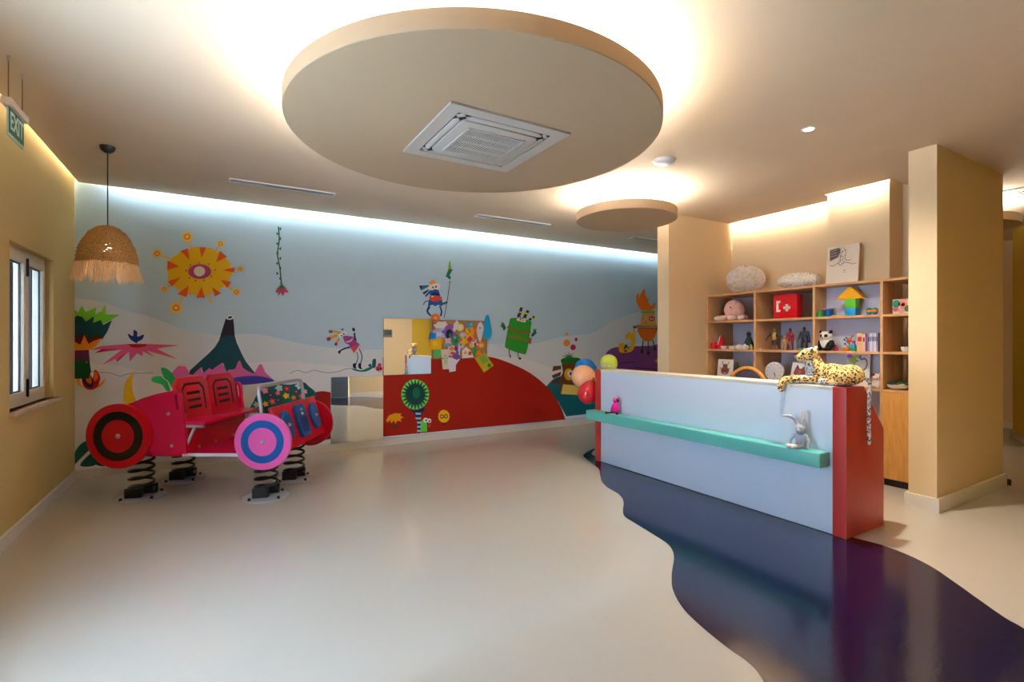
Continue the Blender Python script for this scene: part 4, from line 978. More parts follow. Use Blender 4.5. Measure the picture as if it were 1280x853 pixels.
# ------------------------------------------------------------------ exit sign
ex = thing('exit_sign', 'green exit sign hanging on two wires by the yellow wall', 'sign', (-1.02, 3.975, 2.56))
MB().bb(-0.022, 0.022, -0.155, 0.150, 0.165, 0.205, 0.004).build('lamp_housing', mat('housing_pinkgrey', (206, 186, 172), rough=0.5), ex)
MB().bb(-0.004, 0.004, -0.135, 0.130, 0.0, 0.166).build('acrylic_plate', mat('exit_white', (196, 214, 204), rough=0.3), ex, smooth=False)
MB().bb(0.0045, 0.0055, -0.128, 0.123, 0.018, 0.160).build('green_face', mat('exit_green', (10, 106, 72), rough=0.4), ex, smooth=False)
Mt = Matrix.Translation((0.0065, -0.0025, 0.088)) @ Matrix(((0, 0, 1, 0), (1, 0, 0, 0), (0, 1, 0, 0), (0, 0, 0, 1))) @ Matrix.Diagonal((0.92, 1.25, 1, 1))
text_mesh('exit_lettering', 'EXIT', 0.115, Mt, mat('exit_letter_white', (226, 236, 230), rough=0.4), ex)
for y in (-0.115, 0.115):
    MB().cyl((0, y, 0.205), (0, y, ZC - 2.56), 0.0028, n=6).build('wire', mat('brown_wire', (110, 78, 46), rough=0.5), ex)
    MB().cyl((0, y, ZC - 2.56 - 0.03), (0, y, ZC - 2.56), 0.008, n=10).build('ceiling_hook', M_STEEL, ex)

# ------------------------------------------------------------------ balloons behind the far end of the desk
def balloon(label, px, py, Y, r, rgb, tip, elong=1.18):
    p = onY(px, py, Y); m = mat('balloon_%d_%d_%d' % rgb, rgb, rough=0.12, spec=0.6, coat=0.5)
    t = thing('balloon', label, 'balloon', p, 0, 'party balloons at the desk end')
    q = Vector((0, 0, -1)).rotation_difference(Vector(tip).normalized())
    prof = []
    for i in range(25):
        a = PI * i / 24; rr = r * math.sin(a); z = r * math.cos(a)
        if z < 0: z *= elong + 0.25 * (1 - math.sin(a)); rr *= (1 - 0.12 * (1 - math.sin(a)))
        prof.append((max(rr, 0), z))
    b = MB().lathe(prof, n=32); bmesh.ops.transform(b.bm, matrix=q.to_matrix().to_4x4(), verts=b.bm.verts[:]); b.build('balloon_skin', m, t, ang=80)
    zk = prof[-1][1]
    k = MB().lathe([(0, zk + .005), (0.007, zk), (0.005, zk - .008), (0.016, zk - .02), (0.012, zk - .022), (0, zk - .012)], n=14)
    bmesh.ops.transform(k.bm, matrix=q.to_matrix().to_4x4(), verts=k.bm.verts[:]); k.build('knot', m, t)
    end = Vector((3.95, 4.527, 0.80)); st = q @ Vector((0, 0, zk - .02))
    s = MB().tube([st, st.lerp(end - p, .5) + Vector((0, 0, -.02)), end - p], 0.0015, 5); s.build('ribbon', M_WHITE, t)
    return t
balloon('bright blue balloon at the top of the bunch by the desk', 731.5, 461.5, 5.20, 0.142, (16, 122, 214), (0.6, -0.6, -0.7))
balloon('peach coloured balloon in the middle of the bunch by the desk', 729, 471, 4.90, 0.150, (246, 182, 132), (0.9, -0.3, -0.2), 1.05)
balloon('red balloon hanging lowest in the bunch by the desk', 735, 492, 4.67, 0.124, (214, 24, 44), (0.35, -0.1, 0.9))
t = balloon('yellow green balloon showing above the desk corner', 761, 454, 4.80, 0.112, (206, 218, 70), (0.1, -0.1, -1), 1.1)
b = MB(); b.lathe([(0.1125 * math.sin(a), 0.1125 * math.cos(a)) for a in [1.75 + 0.06 * i for i in range(12)]], n=32)
b.build('white_print', mat('balloon_print', (236, 232, 214), rough=0.15, noise=0.5, nscale=55), t, ang=80)

# ------------------------------------------------------------------ plush toys on the desk
def eye(p, r, parent, m=None): MB().sph(p, r, 2).build('eye', m or M_BLACK, parent)
# leopard
LX, LY, LZ = 3.93, 1.98, 1.072
leo = thing('plush_leopard', 'large spotted plush leopard lying on the desk corner', 'plush toy', (LX, LY, LZ))
M_LEO = spotted('leopard_fur', (238, 200, 128), (50, 32, 18), 62, (196, 138, 66))
M_LEOW = spotted('leopard_belly', (232, 228, 222), (36, 32, 36), 62)
E = [('e', (0.02, -0.115, 0.08), (0.085, 0.095, 0.08)), ('e', (0.01, 0.0, 0.085), (0.075, 0.13, 0.08)), ('e', (-0.005, 0.115, 0.105), (0.07, 0.075, 0.10)),
     ('l', [(-0.005, 0.125, 0.15), (-0.015, 0.15, 0.21)], [0.070, 0.062]), ('e', (-0.02, 0.152, 0.216), (0.070, 0.066, 0.062)),
     ('e', (-0.05, 0.194, 0.203), (0.042, 0.040, 0.036)), ('e', (-0.052, 0.200, 0.188), (0.032, 0.030, 0.022)),
     ('e', (0.032, 0.130, 0.268), (0.022, 0.014, 0.024)), ('e', (-0.068, 0.112, 0.262), (0.022, 0.014, 0.024)),
     ('l', [(-0.05, 0.10, 0.045), (-0.09, 0.19, 0.032), (-0.125, 0.275, 0.03), (-0.165, 0.285, 0.012), (-0.172, 0.285, -0.045)], [0.04, 0.034, 0.03, 0.026, 0.027]),
     ('l', [(0.04, 0.12, 0.04), (0.03, 0.22, 0.034), (0.01, 0.29, 0.03)], [0.038, 0.033, 0.03]),
     ('e', (-0.055, -0.08, 0.065), (0.045, 0.075, 0.06)), ('l', [(-0.075, -0.06, 0.03), (-0.088, 0.03, 0.026)], [0.032, 0.027]),
     ('l', [(0.095, -0.06, 0.03), (0.10, 0.04, 0.026)], [0.034, 0.027])]
def leofn(c, n):
    if 0.05 < c.z < 0.178 and 0.085 < c.y < 0.20 and n.y > -0.2 and n.x < 0.35: return 1
    if c.z > 0.262 or (c.z < 0.02 and c.x > -0.12): return 1
    if (c - Vector((-0.088, 0.02, 0.026))).length < 0.034: return 1
    return 0
blob('leopard_body', E, 0.0065, [M_LEO, M_LEOW], leo, 4, leofn)
mb = MB(); tp = cr([(0.06, -0.19, 0.065), (0.10, -0.205, 0.03), (0.115, -0.200, -0.03), (0.113, -0.196, -0.14), (0.108, -0.198, -0.28), (0.112, -0.197, -0.42)], 6, False)
mb.tube([(x, y, z) for x, y, z in tp], [0.012] * (len(tp) - 1) + [0.009], 10)
mb.build('tail', M_LEOW, leo)
MB().sph((-0.074, 0.228, 0.210), (0.013, 0.010, 0.009), 2).build('nose', mat('nose_brown', (150, 62, 44), rough=0.5), leo)
eye((-0.083, 0.168, 0.234), 0.009, leo); eye((-0.022, 0.212, 0.236), 0.009, leo)
# grey rabbit
bp = onX(1001, 560, 3.742)
rab = thing('plush_rabbit', 'grey plush rabbit with long ears sitting on the green ledge', 'plush toy', (3.745, bp.y, 0.60))
M_RAB = mat('rabbit_grey', (168, 172, 182), rough=0.95, noise=0.15, nscale=120, bump=0.5, bscale=200)
M_RABL = mat('rabbit_pale', (226, 208, 196), rough=0.95)
E = [('e', (0, 0, 0.060), (0.034, 0.040, 0.055)), ('e', (-0.008, 0, 0.142), (0.034, 0.042, 0.037)), ('e', (-0.034, 0, 0.132), (0.018, 0.022, 0.016)),
     ('l', [(0, -0.018, 0.165), (-0.004, -0.024, 0.215), (-0.002, -0.012, 0.282)], [0.014, 0.018, 0.008]),
     ('l', [(0, 0.022, 0.165), (-0.006, 0.045, 0.215), (-0.02, 0.075, 0.232), (-0.035, 0.125, 0.232)], [0.013, 0.017, 0.016, 0.007]),
     ('l', [(-0.005, 0.036, 0.10), (-0.02, 0.066, 0.06), (-0.035, 0.070, 0.022)], [0.015, 0.014, 0.015]), ('l', [(-0.005, -0.036, 0.10), (-0.02, -0.066, 0.06), (-0.03, -0.070, 0.022)], [0.015, 0.014, 0.015]),
     ('l', [(-0.015, 0.018, 0.02), (-0.055, 0.030, 0.016), (-0.09, 0.045, 0.02)], [0.02, 0.017, 0.02]), ('l', [(-0.015, -0.012, 0.02), (-0.05, 0.0, 0.016), (-0.085, 0.012, 0.02)], [0.02, 0.017, 0.02])]
blob('rabbit_body', E, 0.0045, [M_RAB, M_RABL], rab, 4, lambda c, n: 1 if (c.x < -0.066 and c.z < 0.06) or (c.y > 0.06 and c.z > 0.2 and n.z > 0.2) or (c.z > 0.18 and n.x < -0.75 and abs(c.y) < .03) else 0)
eye((-0.036, 0.017, 0.152), 0.005, rab); eye((-0.036, -0.017, 0.152), 0.005, rab)
MB().sph((-0.052, 0, 0.138), (0.005, 0.007, 0.005), 2).build('nose', mat('rabbit_nose', (222, 150, 150), rough=0.6), rab)
# pink parrot
bp = onX(769, 522, 3.742)
par = thing('plush_parrot', 'bright pink plush parrot with black beak on the green ledge', 'plush toy', (3.745, bp.y, 0.60)); par.scale = (1.2, 1.2, 1.16)
M_PAR = mat('parrot_pink', (236, 30, 150), rough=0.9, bump=0.4, bscale=150)
E = [('e', (0, 0, 0.058), (0.036, 0.040, 0.056), (0.15, 0, 0)), ('e', (-0.004, -0.008, 0.135), (0.027, 0.028, 0.03)), ('e', (0, 0.03, 0.045), (0.02, 0.022, 0.04), (0.6, 0, 0))]
blob('parrot_body', E, 0.0045, [M_PAR, mat('parrot_purple', (98, 40, 170), rough=0.9), mat('parrot_pale', (250, 170, 210), rough=0.9)], par, 3, lambda c, n: 1 if c.y > 0.036 else (2 if c.z > 0.155 else 0))
MB().sph((-0.008, -0.040, 0.132), (0.012, 0.016, 0.018), 2).build('beak', M_BLACK, par)
MB().sph((-0.026, -0.016, 0.142), 0.008, 2).build('eye_patch', M_WHITE, par); eye((-0.032, -0.018, 0.143), 0.004, par)
for y, x in ((0.04, -0.07), (-0.05, -0.02)):
    lg = MB().tube([(-0.005, y * .3, 0.016), (x * .6, y * .8, 0.012), (x, y, 0.012)], 0.007, 8).sph((x - 0.004, y, 0.012), (0.014, 0.012, 0.011), 2).build('leg', M_BLACK, par)
# ------------------------------------------------------------------ things on the shelves
XSH = 5.70                              # mid depth of the shelf
def sh(px, X=XSH):
    p = onX(px, 426, X); return p.y, (p.xy.length and X / ray(px, 426).x) / F      # world Y, metres per vertical pixel
def yr(a, b, X=XSH): return onX(b, 426, X).y, onX(a, 426, X).y
# pink plush
y0, y1 = yr(897, 936, 5.74); yc = (y0 + y1) / 2; w = (y1 - y0) / 2
pk = thing('plush_octopus', 'fluffy pale pink plush animal on the top left shelf', 'plush toy', (5.74, yc, 1.66)); pk.scale = (1.15, 1.15, 1.12)
M_PKP = mat('pale_pink_plush', (240, 184, 168), rough=0.95, noise=0.12, nscale=60, bump=0.8, bscale=120)
E = [('e', (0, -0.02, 0.13), (0.105, 0.115, 0.12)), ('e', (-0.05, -0.06, 0.11), (0.06, 0.05, 0.05)), ('e', (-0.06, 0.14, 0.032), (0.05, 0.055, 0.032)), ('e', (-0.09, 0.065, 0.034), (0.055, 0.05, 0.034)),
     ('e', (-0.09, -0.05, 0.034), (0.055, 0.05, 0.034)), ('e', (-0.06, -0.145, 0.03), (0.05, 0.04, 0.03)), ('e', (0.05, 0.1, 0.035), (0.05, 0.05, 0.035)), ('e', (0.05, -0.1, 0.035), (0.05, 0.05, 0.035))]
blob('plush_body', E, 0.009, [M_PKP, mat('pinkwhite_plush', (244, 214, 200), rough=0.95)], pk, 4, lambda c, n: 1 if c.z < 0.062 and c.x < -.02 else 0)
eye((-0.104, -0.045, 0.15), 0.008, pk)
# red first aid box built of bricks
y0, y1 = yr(967, 996, 5.66)
fa = thing('first_aid_box', 'red brick-built first aid box with white cross on the top shelf', 'box', (5.70, (y0 + y1) / 2, 1.66))
M_RBOX = mat('brick_red', (214, 10, 22), rough=0.25)
w = (y1 - y0) / 2; hb = 0.285
MB().bb(-0.04, 0.07, -w, w, 0, hb, 0.003).build('box_body', M_RBOX, fa)
MB().bb(-0.046, -0.039, -w + 0.006, w - 0.006, 0.006, hb - 0.006, 0.002).build('lid', M_RBOX, fa)
stud = MB()
for i in range(11):
    for j in range(11):
        yy = -w + 0.016 + i * (2 * w - 0.032) / 10; zz = 0.016 + j * (hb - 0.032) / 10
        stud.cyl((-0.046, yy, zz), (-0.049, yy, zz), 0.006, n=8)
tag(stud.build('studs', M_RBOX, fa), kind='stuff')
M_BW = mat('brick_white', (238, 232, 214), rough=0.3)
u = 2 * w / 11
def cell(i0, i1, j0, j1):  # columns from the left as seen from the room (+Y is left)
    return (w - i1 * u, w - i0 * u, hb - j1 * u, hb - j0 * u)
mk = MB()
for c in ((1.6, 2.6, 3, 8.2), (2.6, 3.5, 3, 4), (2.6, 3.5, 7.2, 8.2)):
    a = cell(*c); mk.bb(-0.052, -0.046, *a)
mk.build('white_bracket_mark', M_BW, fa, smooth=False)
mk = MB()
for c in ((6.0, 7.2, 4.8, 8.0), (5.0, 8.2, 5.8, 7.0)):
    a = cell(*c); mk.bb(-0.052, -0.046, *a)
mk.build('white_cross_mark', M_BW, fa, smooth=False)
# cups and toy blocks, bay 3
def cup(label, px, X, z, r, h, rgb, rim=None, name='toy_cup', grp='painted toy cups'):
    y = onX(px, 426, X).y; t = thing(name, label, 'cup', (X, y, z), 0, grp)
    MB().lathe([(0, 0.0), (r * .6, 0.0), (r * .9, h * .35), (r, h), (r - .004, h), (r * .82, h * .4), (r * .5, .008), (0, .008)], n=28).build('bowl', mat('cup_%d_%d_%d' % rgb, rgb, rough=0.3), t)
    if rim: MB().lathe([(r, h - .008), (r + .002, h), (r - .004, h + .002), (r - .005, h - .004)], n=28).build('rim', mat('cup_%d_%d_%d' % rim, rim, rough=0.3), t)
    return t
cup('small green toy cup beside the blue one on the shelf', 1026.0, 5.62, 1.66, 0.042, 0.055, (40, 160, 60))
cup('blue toy cup with orange rim beside the block house', 1035, 5.70, 1.66, 0.054, 0.095, (20, 108, 196), (236, 150, 40))
y0, y1 = yr(1056, 1069, 5.62); s = y1 - y0; yc = (y0 + y1) / 2
def tblock(label, z, rgb, hgt):
    o = MB().box((0, 0, hgt / 2), (s * .9, s, hgt), None, 0.003).build('toy_block', mat('block_%d_%d_%d' % rgb, rgb, rough=0.35), None)
    o.location = (5.665, yc, z); return tag(o, label, 'toy block', 'coloured toy blocks stacked as a house')
tblock('blue toy block at the bottom of the block house', 1.66, (30, 148, 214), 0.083)
tblock('green toy block in the middle of the block house', 1.743, (104, 200, 52), 0.094)
mb = MB(); rw = (yr(1045, 1079, 5.62)[1] - yr(1045, 1079, 5.62)[0]) / 2
mb.prism([(-s * .45, rw, 0), (-s * .45, -rw, 0), (-s * .45, -0.012, 0.122), (-s * .45, 0.012, 0.122)], (s * .9, 0, 0), 0.002)
o = mb.build('toy_block', mat('block_yellow', (246, 176, 12), rough=0.35)); o.location = (5.665, yc + 0.005, 1.837)
tag(o, 'yellow triangular toy block forming the block house roof', 'toy block', 'coloured toy blocks stacked as a house')
o = MB().prism(cr([(0, -.07, 0), (0.02, 0, 0), (0, .07, 0), (-.02, .06, 0), (-.005, 0, 0), (-.02, -.06, 0)], 3), (0, 0, 0.012)).build('toy_arch', mat('ochre_wood', (206, 160, 60), rough=0.5))
o.location = (5.63, onX(1048.5, 426, 5.63).y, 1.66); tag(o, 'flat ochre wooden arc lying before the block house', 'toy')
for px, lab in ((1086.5, 'left of two small striped bird ornaments on the shelf'), (1093.5, 'right of two small striped bird ornaments on the shelf')):
    t = thing('bird_ornament', lab, 'ornament', (5.65, onX(px, 426, 5.65).y, 1.66), 0, 'striped bird ornaments')
    MB().lathe([(0, 0), (.012, 0), (.022, .016), (.027, .03)], n=22).build('base', mat('teal_glaze', (20, 130, 140), rough=0.3), t)
    MB().lathe([(.027, .03), (.030, .042), (.030, .052)], n=22).build('band', mat('orange_glaze', (236, 118, 40), rough=0.3), t)
    MB().lathe([(.030, .052), (.024, .066), (.012, .074), (0, .076)], n=22).build('crown', mat('green_glaze', (60, 140, 80), rough=0.3), t)
    MB().cyl((-0.02, 0, 0.05), (-0.042, 0, 0.045), 0.007, 0.001, 10).build('beak', mat('orange_glaze', (236, 118, 40)), t)
# picture book standing in bay 4
bk = thing('picture_book', 'colourful picture book standing on the shelf beside the column', 'book', (5.66, onX(1127, 426, 5.66).y, 1.66))
MB().bb(0, 0.02, -0.085, 0.075, 0, 0.145, 0.001).build('cover', mat('book_cover_cream', (214, 190, 168), rough=0.4), bk)
for yy, zz, r, c in ((0.045, 0.10, .034, (30, 140, 110)), (0.05, 0.05, .025, (190, 90, 90)), (-0.01, 0.095, .038, (232, 140, 110)), (-0.012, 0.09, .016, (160, 120, 40)), (0.0, 0.035, .03, (210, 150, 150)), (-0.05, 0.05, .03, (60, 120, 70))):
    mb = MB(); mb.prism([(0, yy + r * math.cos(a), zz + r * math.sin(a)) for a in [2 * PI * i / 18 for i in range(18)]], (-0.0008, 0, 0)); mb.build('cover_picture', mat('print_%d_%d_%d' % c, c), bk, smooth=False)
# bay 1 middle: red toy, red tent card, tea set, dark bottle, yellow toy
rt = thing('toy_pot', 'round red toy pot on the middle left shelf', 'toy', (5.66, onX(891.5, 426, 5.66).y, 1.295))
MB().lathe([(0, 0), (.05, 0), (.062, .03), (.058, .07), (.04, .095), (0, .1)], n=28).build('pot_body', mat('toy_red', (200, 18, 34), rough=0.35), rt)
MB().tube(cr([(-.05, -.02, .04), (-.075, -.03, .05), (-.075, -.03, .07), (-.05, -.02, .08)], 4, False), .006, 8).build('handle', mat('toy_dark', (60, 40, 20), rough=.4), rt)
rc = thing('tent_card', 'red and white folded tent card on the middle left shelf', 'card', (5.66, onX(900.5, 426, 5.66).y, 1.295))
MB().prism([(0, 0.05, 0), (0, -0.045, 0), (0, -0.012, 0.165), (0, -0.004, 0.175)], (0.05, 0, 0)).build('red_side', mat('card_red', (206, 30, 48), rough=.5), rc, smooth=False)
MB().prism([(-.004, 0.05, 0.06), (-.004, 0.038, 0.05), (-.004, -0.002, 0.168), (-.004, 0.002, 0.176)], (0.05, 0, 0)).build('white_edge', M_WHITE, rc, smooth=False)
for px, lab in ((904.5, 'white toy teacup nearest the red card'), (914.5, 'white toy teacup between card and teapot')):
    t = cup(lab, px, 5.60, 1.295, 0.036, 0.042, (232, 222, 214), None, 'toy_teacup', 'white toy tea set')
    MB().tube(cr([(0, -.033, .034), (0, -.05, .032), (0, -.048, .016), (0, -.03, .012)], 4, False), .004, 6).build('handle', mat('cup_232_222_214', (232, 222, 214)), t)
def pot(px, label, sc, X=5.64):
    t = thing('toy_teapot', label, 'teapot', (X, onX(px, 426, X).y, 1.295), 0, 'white toy tea set'); m = mat('cup_232_222_214', (232, 222, 214))
    MB().lathe([(0, 0), (.03 * sc, 0), (.04 * sc, .02 * sc), (.036 * sc, .045 * sc), (.02 * sc, .06 * sc), (0, .062 * sc)], n=26).build('pot_body', m, t)
    MB().sph((0, 0, .068 * sc), .009 * sc, 2).build('lid_knob', m, t)
    MB().tube([(0, .034 * sc, .02 * sc), (0, .055 * sc, .035 * sc), (0, .062 * sc, .05 * sc)], [.009 * sc, .006 * sc, .005 * sc], 8).build('spout', m, t)
    MB().tube(cr([(0, -.03 * sc, .045 * sc), (0, -.055 * sc, .045 * sc), (0, -.055 * sc, .02 * sc), (0, -.036 * sc, .016 * sc)], 4, False), .004 * sc, 6).build('handle', m, t)
pot(924, 'white toy teapot on the middle left shelf', 1.0); pot(931, 'white toy sugar pot beside the teapot', 0.95, 5.60)
dg_ = thing('dark_green_figure', 'dark green cone-shaped figurine at the shelf divider', 'figurine', (5.72, onX(936, 426, 5.72).y, 1.295))
MB().lathe([(0, 0), (.062, 0), (.06, .06), (.045, .11), (.028, .15), (.02, .165)], n=24).build('robe', mat('dark_green_cloth', (36, 66, 58), rough=.8), dg_)
MB().sph((0, 0, .19), (.03, .03, .034), 2).build('head', mat('dark_head', (44, 44, 46), rough=.7), dg_)
yt = thing('toy_duck', 'tiny yellow toy duck at the shelf divider', 'toy', (5.58, onX(939.5, 426, 5.58).y, 1.295)); MB().sph((0, 0, .022), (.025, .016, .022), 2).sph((-.008, 0, .05), (.014, .013, .014), 2).build('duck_body', mat('toy_yellow', (236, 190, 30), rough=.4), yt)
MB().cyl((-.02, 0, .05), (-.032, 0, .048), .005, .002, 8).build('beak', mat('orange_glaze', (236, 118, 40)), yt)
o = MB().sph((0, 0, .008), (.016, .02, .009), 2).build('sea_shell', M_BW); o.location = (5.58, onX(950.5, 426, 5.58).y, 1.296); tag(o, 'tiny cream shell at the front of the shelf', 'shell')
# action figures, bay 2
def figure(label, px, X, h, suit, chest, skin, boots, arms=0.26, cape=None, name='action_figure'):
    t = thing(name, label, 'figurine', (X, onX(px, 426, X).y, 1.295), 0, 'toy figures on the middle shelf'); k = h / 0.27
    ms = [mat('fig_%d_%d_%d' % c, c, rough=.4) for c in (suit, chest, skin, boots)]
    E = [('e', (0, 0, .175 * k), (.024 * k, .036 * k, .038 * k)), ('e', (0, 0, .135 * k), (.02 * k, .025 * k, .02 * k)), ('e', (-.002 * k, 0, .240 * k), (.017 * k, .016 * k, .021 * k)), ('l', [(0, 0, .20 * k), (0, 0, .225 * k)], [.012 * k, .011 * k])]
    for s in (-1, 1):
        E += [('l', [(0, s * .018 * k, .13 * k), (-.004 * k, s * .026 * k, .07 * k), (0, s * .030 * k, .012 * k)], [.017 * k, .0145 * k, .012 * k]), ('e', (-.010 * k, s * .031 * k, .009 * k), (.02 * k, .011 * k, .009 * k)),
              ('l', [(0, s * .036 * k, .20 * k), (0, s * (.036 + arms * .10) * k, .155 * k), (-.012 * k, s * (.036 + arms * .13) * k, .115 * k)], [.014 * k, .011 * k, .010 * k])]
    def fn(c, n):
        z = c.z / k
        if z > .216: return 2
        if z < .06: return 3
        if abs(c.y) < .024 * k and z > .12 and n.x < .2: return 1
        return 0
    blob('figure_body', E, .004 * k, ms, t, 2, fn)
    if cape:
        mb = MB(); mb.prism([(.02 * k, -.035 * k, .205 * k), (.02 * k, .035 * k, .205 * k), (.035 * k, .06 * k, .09 * k), (.035 * k, -.05 * k, .085 * k)], (.004, 0, 0)); mb.build('cape', mat('fig_cape', cape, rough=.7), t, smooth=False)
    return t
figure('toy figure in yellow and black with arms spread on the shelf', 968.5, 5.66, 0.265, (46, 38, 50), (206, 170, 70), (120, 90, 50), (150, 106, 84), 0.55)
figure('slim red toy figure standing beside the tan one', 988, 5.70, 0.265, (128, 20, 30), (150, 24, 30), (110, 24, 26), (120, 30, 40), 0.1)
figure('dark blue toy figure with dull red cape at the divider', 1005.5, 5.66, 0.275, (36, 42, 66), (44, 50, 80), (40, 34, 44), (28, 30, 44), 0.15, (120, 30, 44))
figure('short tan toy figure between the taller toy figures', 981, 5.62, 0.165, (206, 150, 70), (222, 174, 96), (196, 140, 66), (180, 120, 50), 0.3)
o = thing('toy_lizard', 'small green toy lizard lying at the shelf edge', 'toy', (5.60, onX(1005, 426, 5.60).y, 1.295))
blob('lizard_body', [('l', [(0, .06, .010), (0, 0, .014), (0, -.04, .012), (.01, -.08, .006)], [.010, .013, .009, .004]), ('e', (0, .07, .014), (.012, .016, .011)), ('l', [(-.02, .02, .006), (.02, .02, .006)], [.005, .005]), ('l', [(-.02, -.03, .006), (.02, -.03, .006)], [.005, .005])], .004, mat('lizard_green', (110, 160, 110), rough=.6), o, 2)
# panda
pd = thing('plush_panda', 'black and white plush panda sitting on the middle shelf', 'plush toy', (5.66, onX(1032.5, 426, 5.66).y, 1.295))
M_PB, M_PW = mat('panda_black', (18, 18, 20), rough=.95), mat('panda_white', (232, 228, 222), rough=.95, bump=.4, bscale=150)
E = [('e', (0, 0, .07), (.06, .068, .07)), ('e', (-.008, 0, .158), (.056, .064, .054)), ('e', (.0, .052, .205), (.016, .019, .019)), ('e', (.0, -.052, .205), (.016, .019, .019)), ('e', (-.055, 0, .142), (.022, .026, .02)),
     ('l', [(-.01, .06, .10), (-.035, .085, .06)], [.026, .024]), ('l', [(-.01, -.06, .10), (-.035, -.085, .06)], [.026, .024]), ('l', [(-.02, .045, .03), (-.075, .06, .028)], [.03, .027]), ('l', [(-.02, -.045, .03), (-.075, -.06, .028)], [.03, .027])]
def pfn(c, n):
    if c.z > .185 and abs(c.y) > .038: return 1
    if c.z > .115: return 1 if any(((c.y - s * .026) ** 2 + ((c.z - .162) * .9) ** 2) < .00024 and c.x < -.04 for s in (-1, 1)) else 0
    if c.x < -.02 and abs(c.y) < .012 + max(0, (c.z - .035)) * .5 and c.z > .03: return 0
    return 1
blob('panda_body', E, .0055, [M_PW, M_PB], pd, 3, pfn)
eye((-.062, .024, .160), .006, pd, mat('eye_gloss', (40, 40, 44), rough=.1)); eye((-.062, -.024, .160), .006, pd, mat('eye_gloss', (40, 40, 44)))
MB().sph((-.078, 0, .147), (.006, .009, .006), 2).build('nose', M_BLACK, pd)
o = thing('toy_ball_block', 'small pink toy half hidden behind the panda', 'toy', (5.72, onX(1044.5, 426, 5.72).y, 1.295)); MB().lathe([(0, 0), (.022, 0), (.026, .02), (.02, .045), (0, .05)], n=18).build('toy_body', mat('toy_magenta', (206, 40, 80), rough=.5), o); MB().sph((0, 0, .055), .012, 2).build('knob', mat('toy_magenta', (206, 40, 80)), o)
cup('shallow orange toy bowl in front of the books', 1057, 5.60, 1.295, 0.042, 0.036, (240, 136, 30), None, 'toy_bowl', 'toy bowls')
vt = thing('rainbow_toy', 'blue and green toy bottle beside the orange bowl', 'toy', (5.61, onX(1067, 426, 5.61).y, 1.295))
MB().lathe([(0, 0), (.026, 0), (.03, .02), (.028, .032)], n=22).build('green_base', mat('toy_green', (70, 170, 90), rough=.3), vt)
MB().lathe([(.028, .032), (.024, .06), (.014, .08)], n=22).build('blue_middle', mat('toy_blue', (26, 130, 190), rough=.3), vt)
MB().lathe([(.014, .08), (.016, .095), (.01, .11), (0, .112)], n=22).build('pink_top', mat('toy_pink', (200, 40, 100), rough=.3), vt)
ft = thing('flower_toy', 'orange and red flower toy with leaves near the books', 'toy', (5.68, onX(1062, 426, 5.68).y, 1.295))
MB().cyl((0, 0, 0), (0, 0, .10), .005, n=8).build('stem', mat('toy_green', (70, 170, 90)), ft)
MB().sph((-.01, .0, .115), (.022, .026, .024), 2).build('blossom', mat('toy_orange_red', (226, 90, 50), rough=.5), ft)
for yy, zz in ((.045, .075), (-.03, .16), (.03, .14), (.05, .12)):
    MB().tube([(0, 0, zz - .05), (0, yy, zz)], [.003, .003], 6).sph((0, yy, zz), (.008, .012, .012), 1).build('leaf', mat('toy_dark_green', (30, 80, 70), rough=.5), ft)
# row of books
bks = [(1071, 1078, .185, (226, 176, 120), (240, 214, 180), 'cream and orange book facing out at the row start'), (1078, 1081.5, .175, (214, 196, 180), None, 'beige book second from the left of the row'), (1081.5, 1084.5, .18, (150, 48, 70), None, 'dark red book in the middle of the row'),
       (1084.5, 1087, .18, (120, 150, 196), None, 'pale blue book right of the dark red one'), (1087, 1090, .185, (214, 216, 226), None, 'white book with grey lettering stripe in the row'), (1090, 1092.5, .185, (196, 188, 210), None, 'lilac book near the end of the row'),
       (1092.5, 1095, .185, (226, 222, 226), None, 'white book second from the end of the row'), (1095, 1097.5, .185, (146, 140, 178), None, 'greyish violet book at the end of the row')]
for i, (a, b, h, c, c2, lab) in enumerate(bks):
    y0, y1 = yr(a, b, 5.60); t = thing('book', lab, 'book', (5.60, (y0 + y1) / 2, 1.295), 0, 'books on the middle shelf'); w = (y1 - y0) / 2 - .0006
    MB().bb(0, .15, -w, -w + .002, 0, h).bb(0, .15, w - .002, w, 0, h).bb(0, .002, -w + .002, w - .002, 0, h).build('cover', mat('bookc_%d_%d_%d' % c, c, rough=.5), t, smooth=False)
    MB().bb(.003, .147, -w + .002, w - .002, .003, h - .004).build('pages', mat('book_pages', (232, 226, 210), rough=.8), t, smooth=False)
    MB().bb(-.0008, 0, -w * .7, w * .7, h * .55, h * .8).build('spine_print', mat('bookp_%d' % i, (190, 40, 60) if i in (0, 1) else ((60, 60, 90) if i % 2 else (110, 110, 150)), rough=.6), t, smooth=False)
cup('small white bowl on the shelf beside the column', 1133, 5.62, 1.295, 0.045, 0.05, (230, 222, 210), None, 'toy_bowl', 'toy bowls')
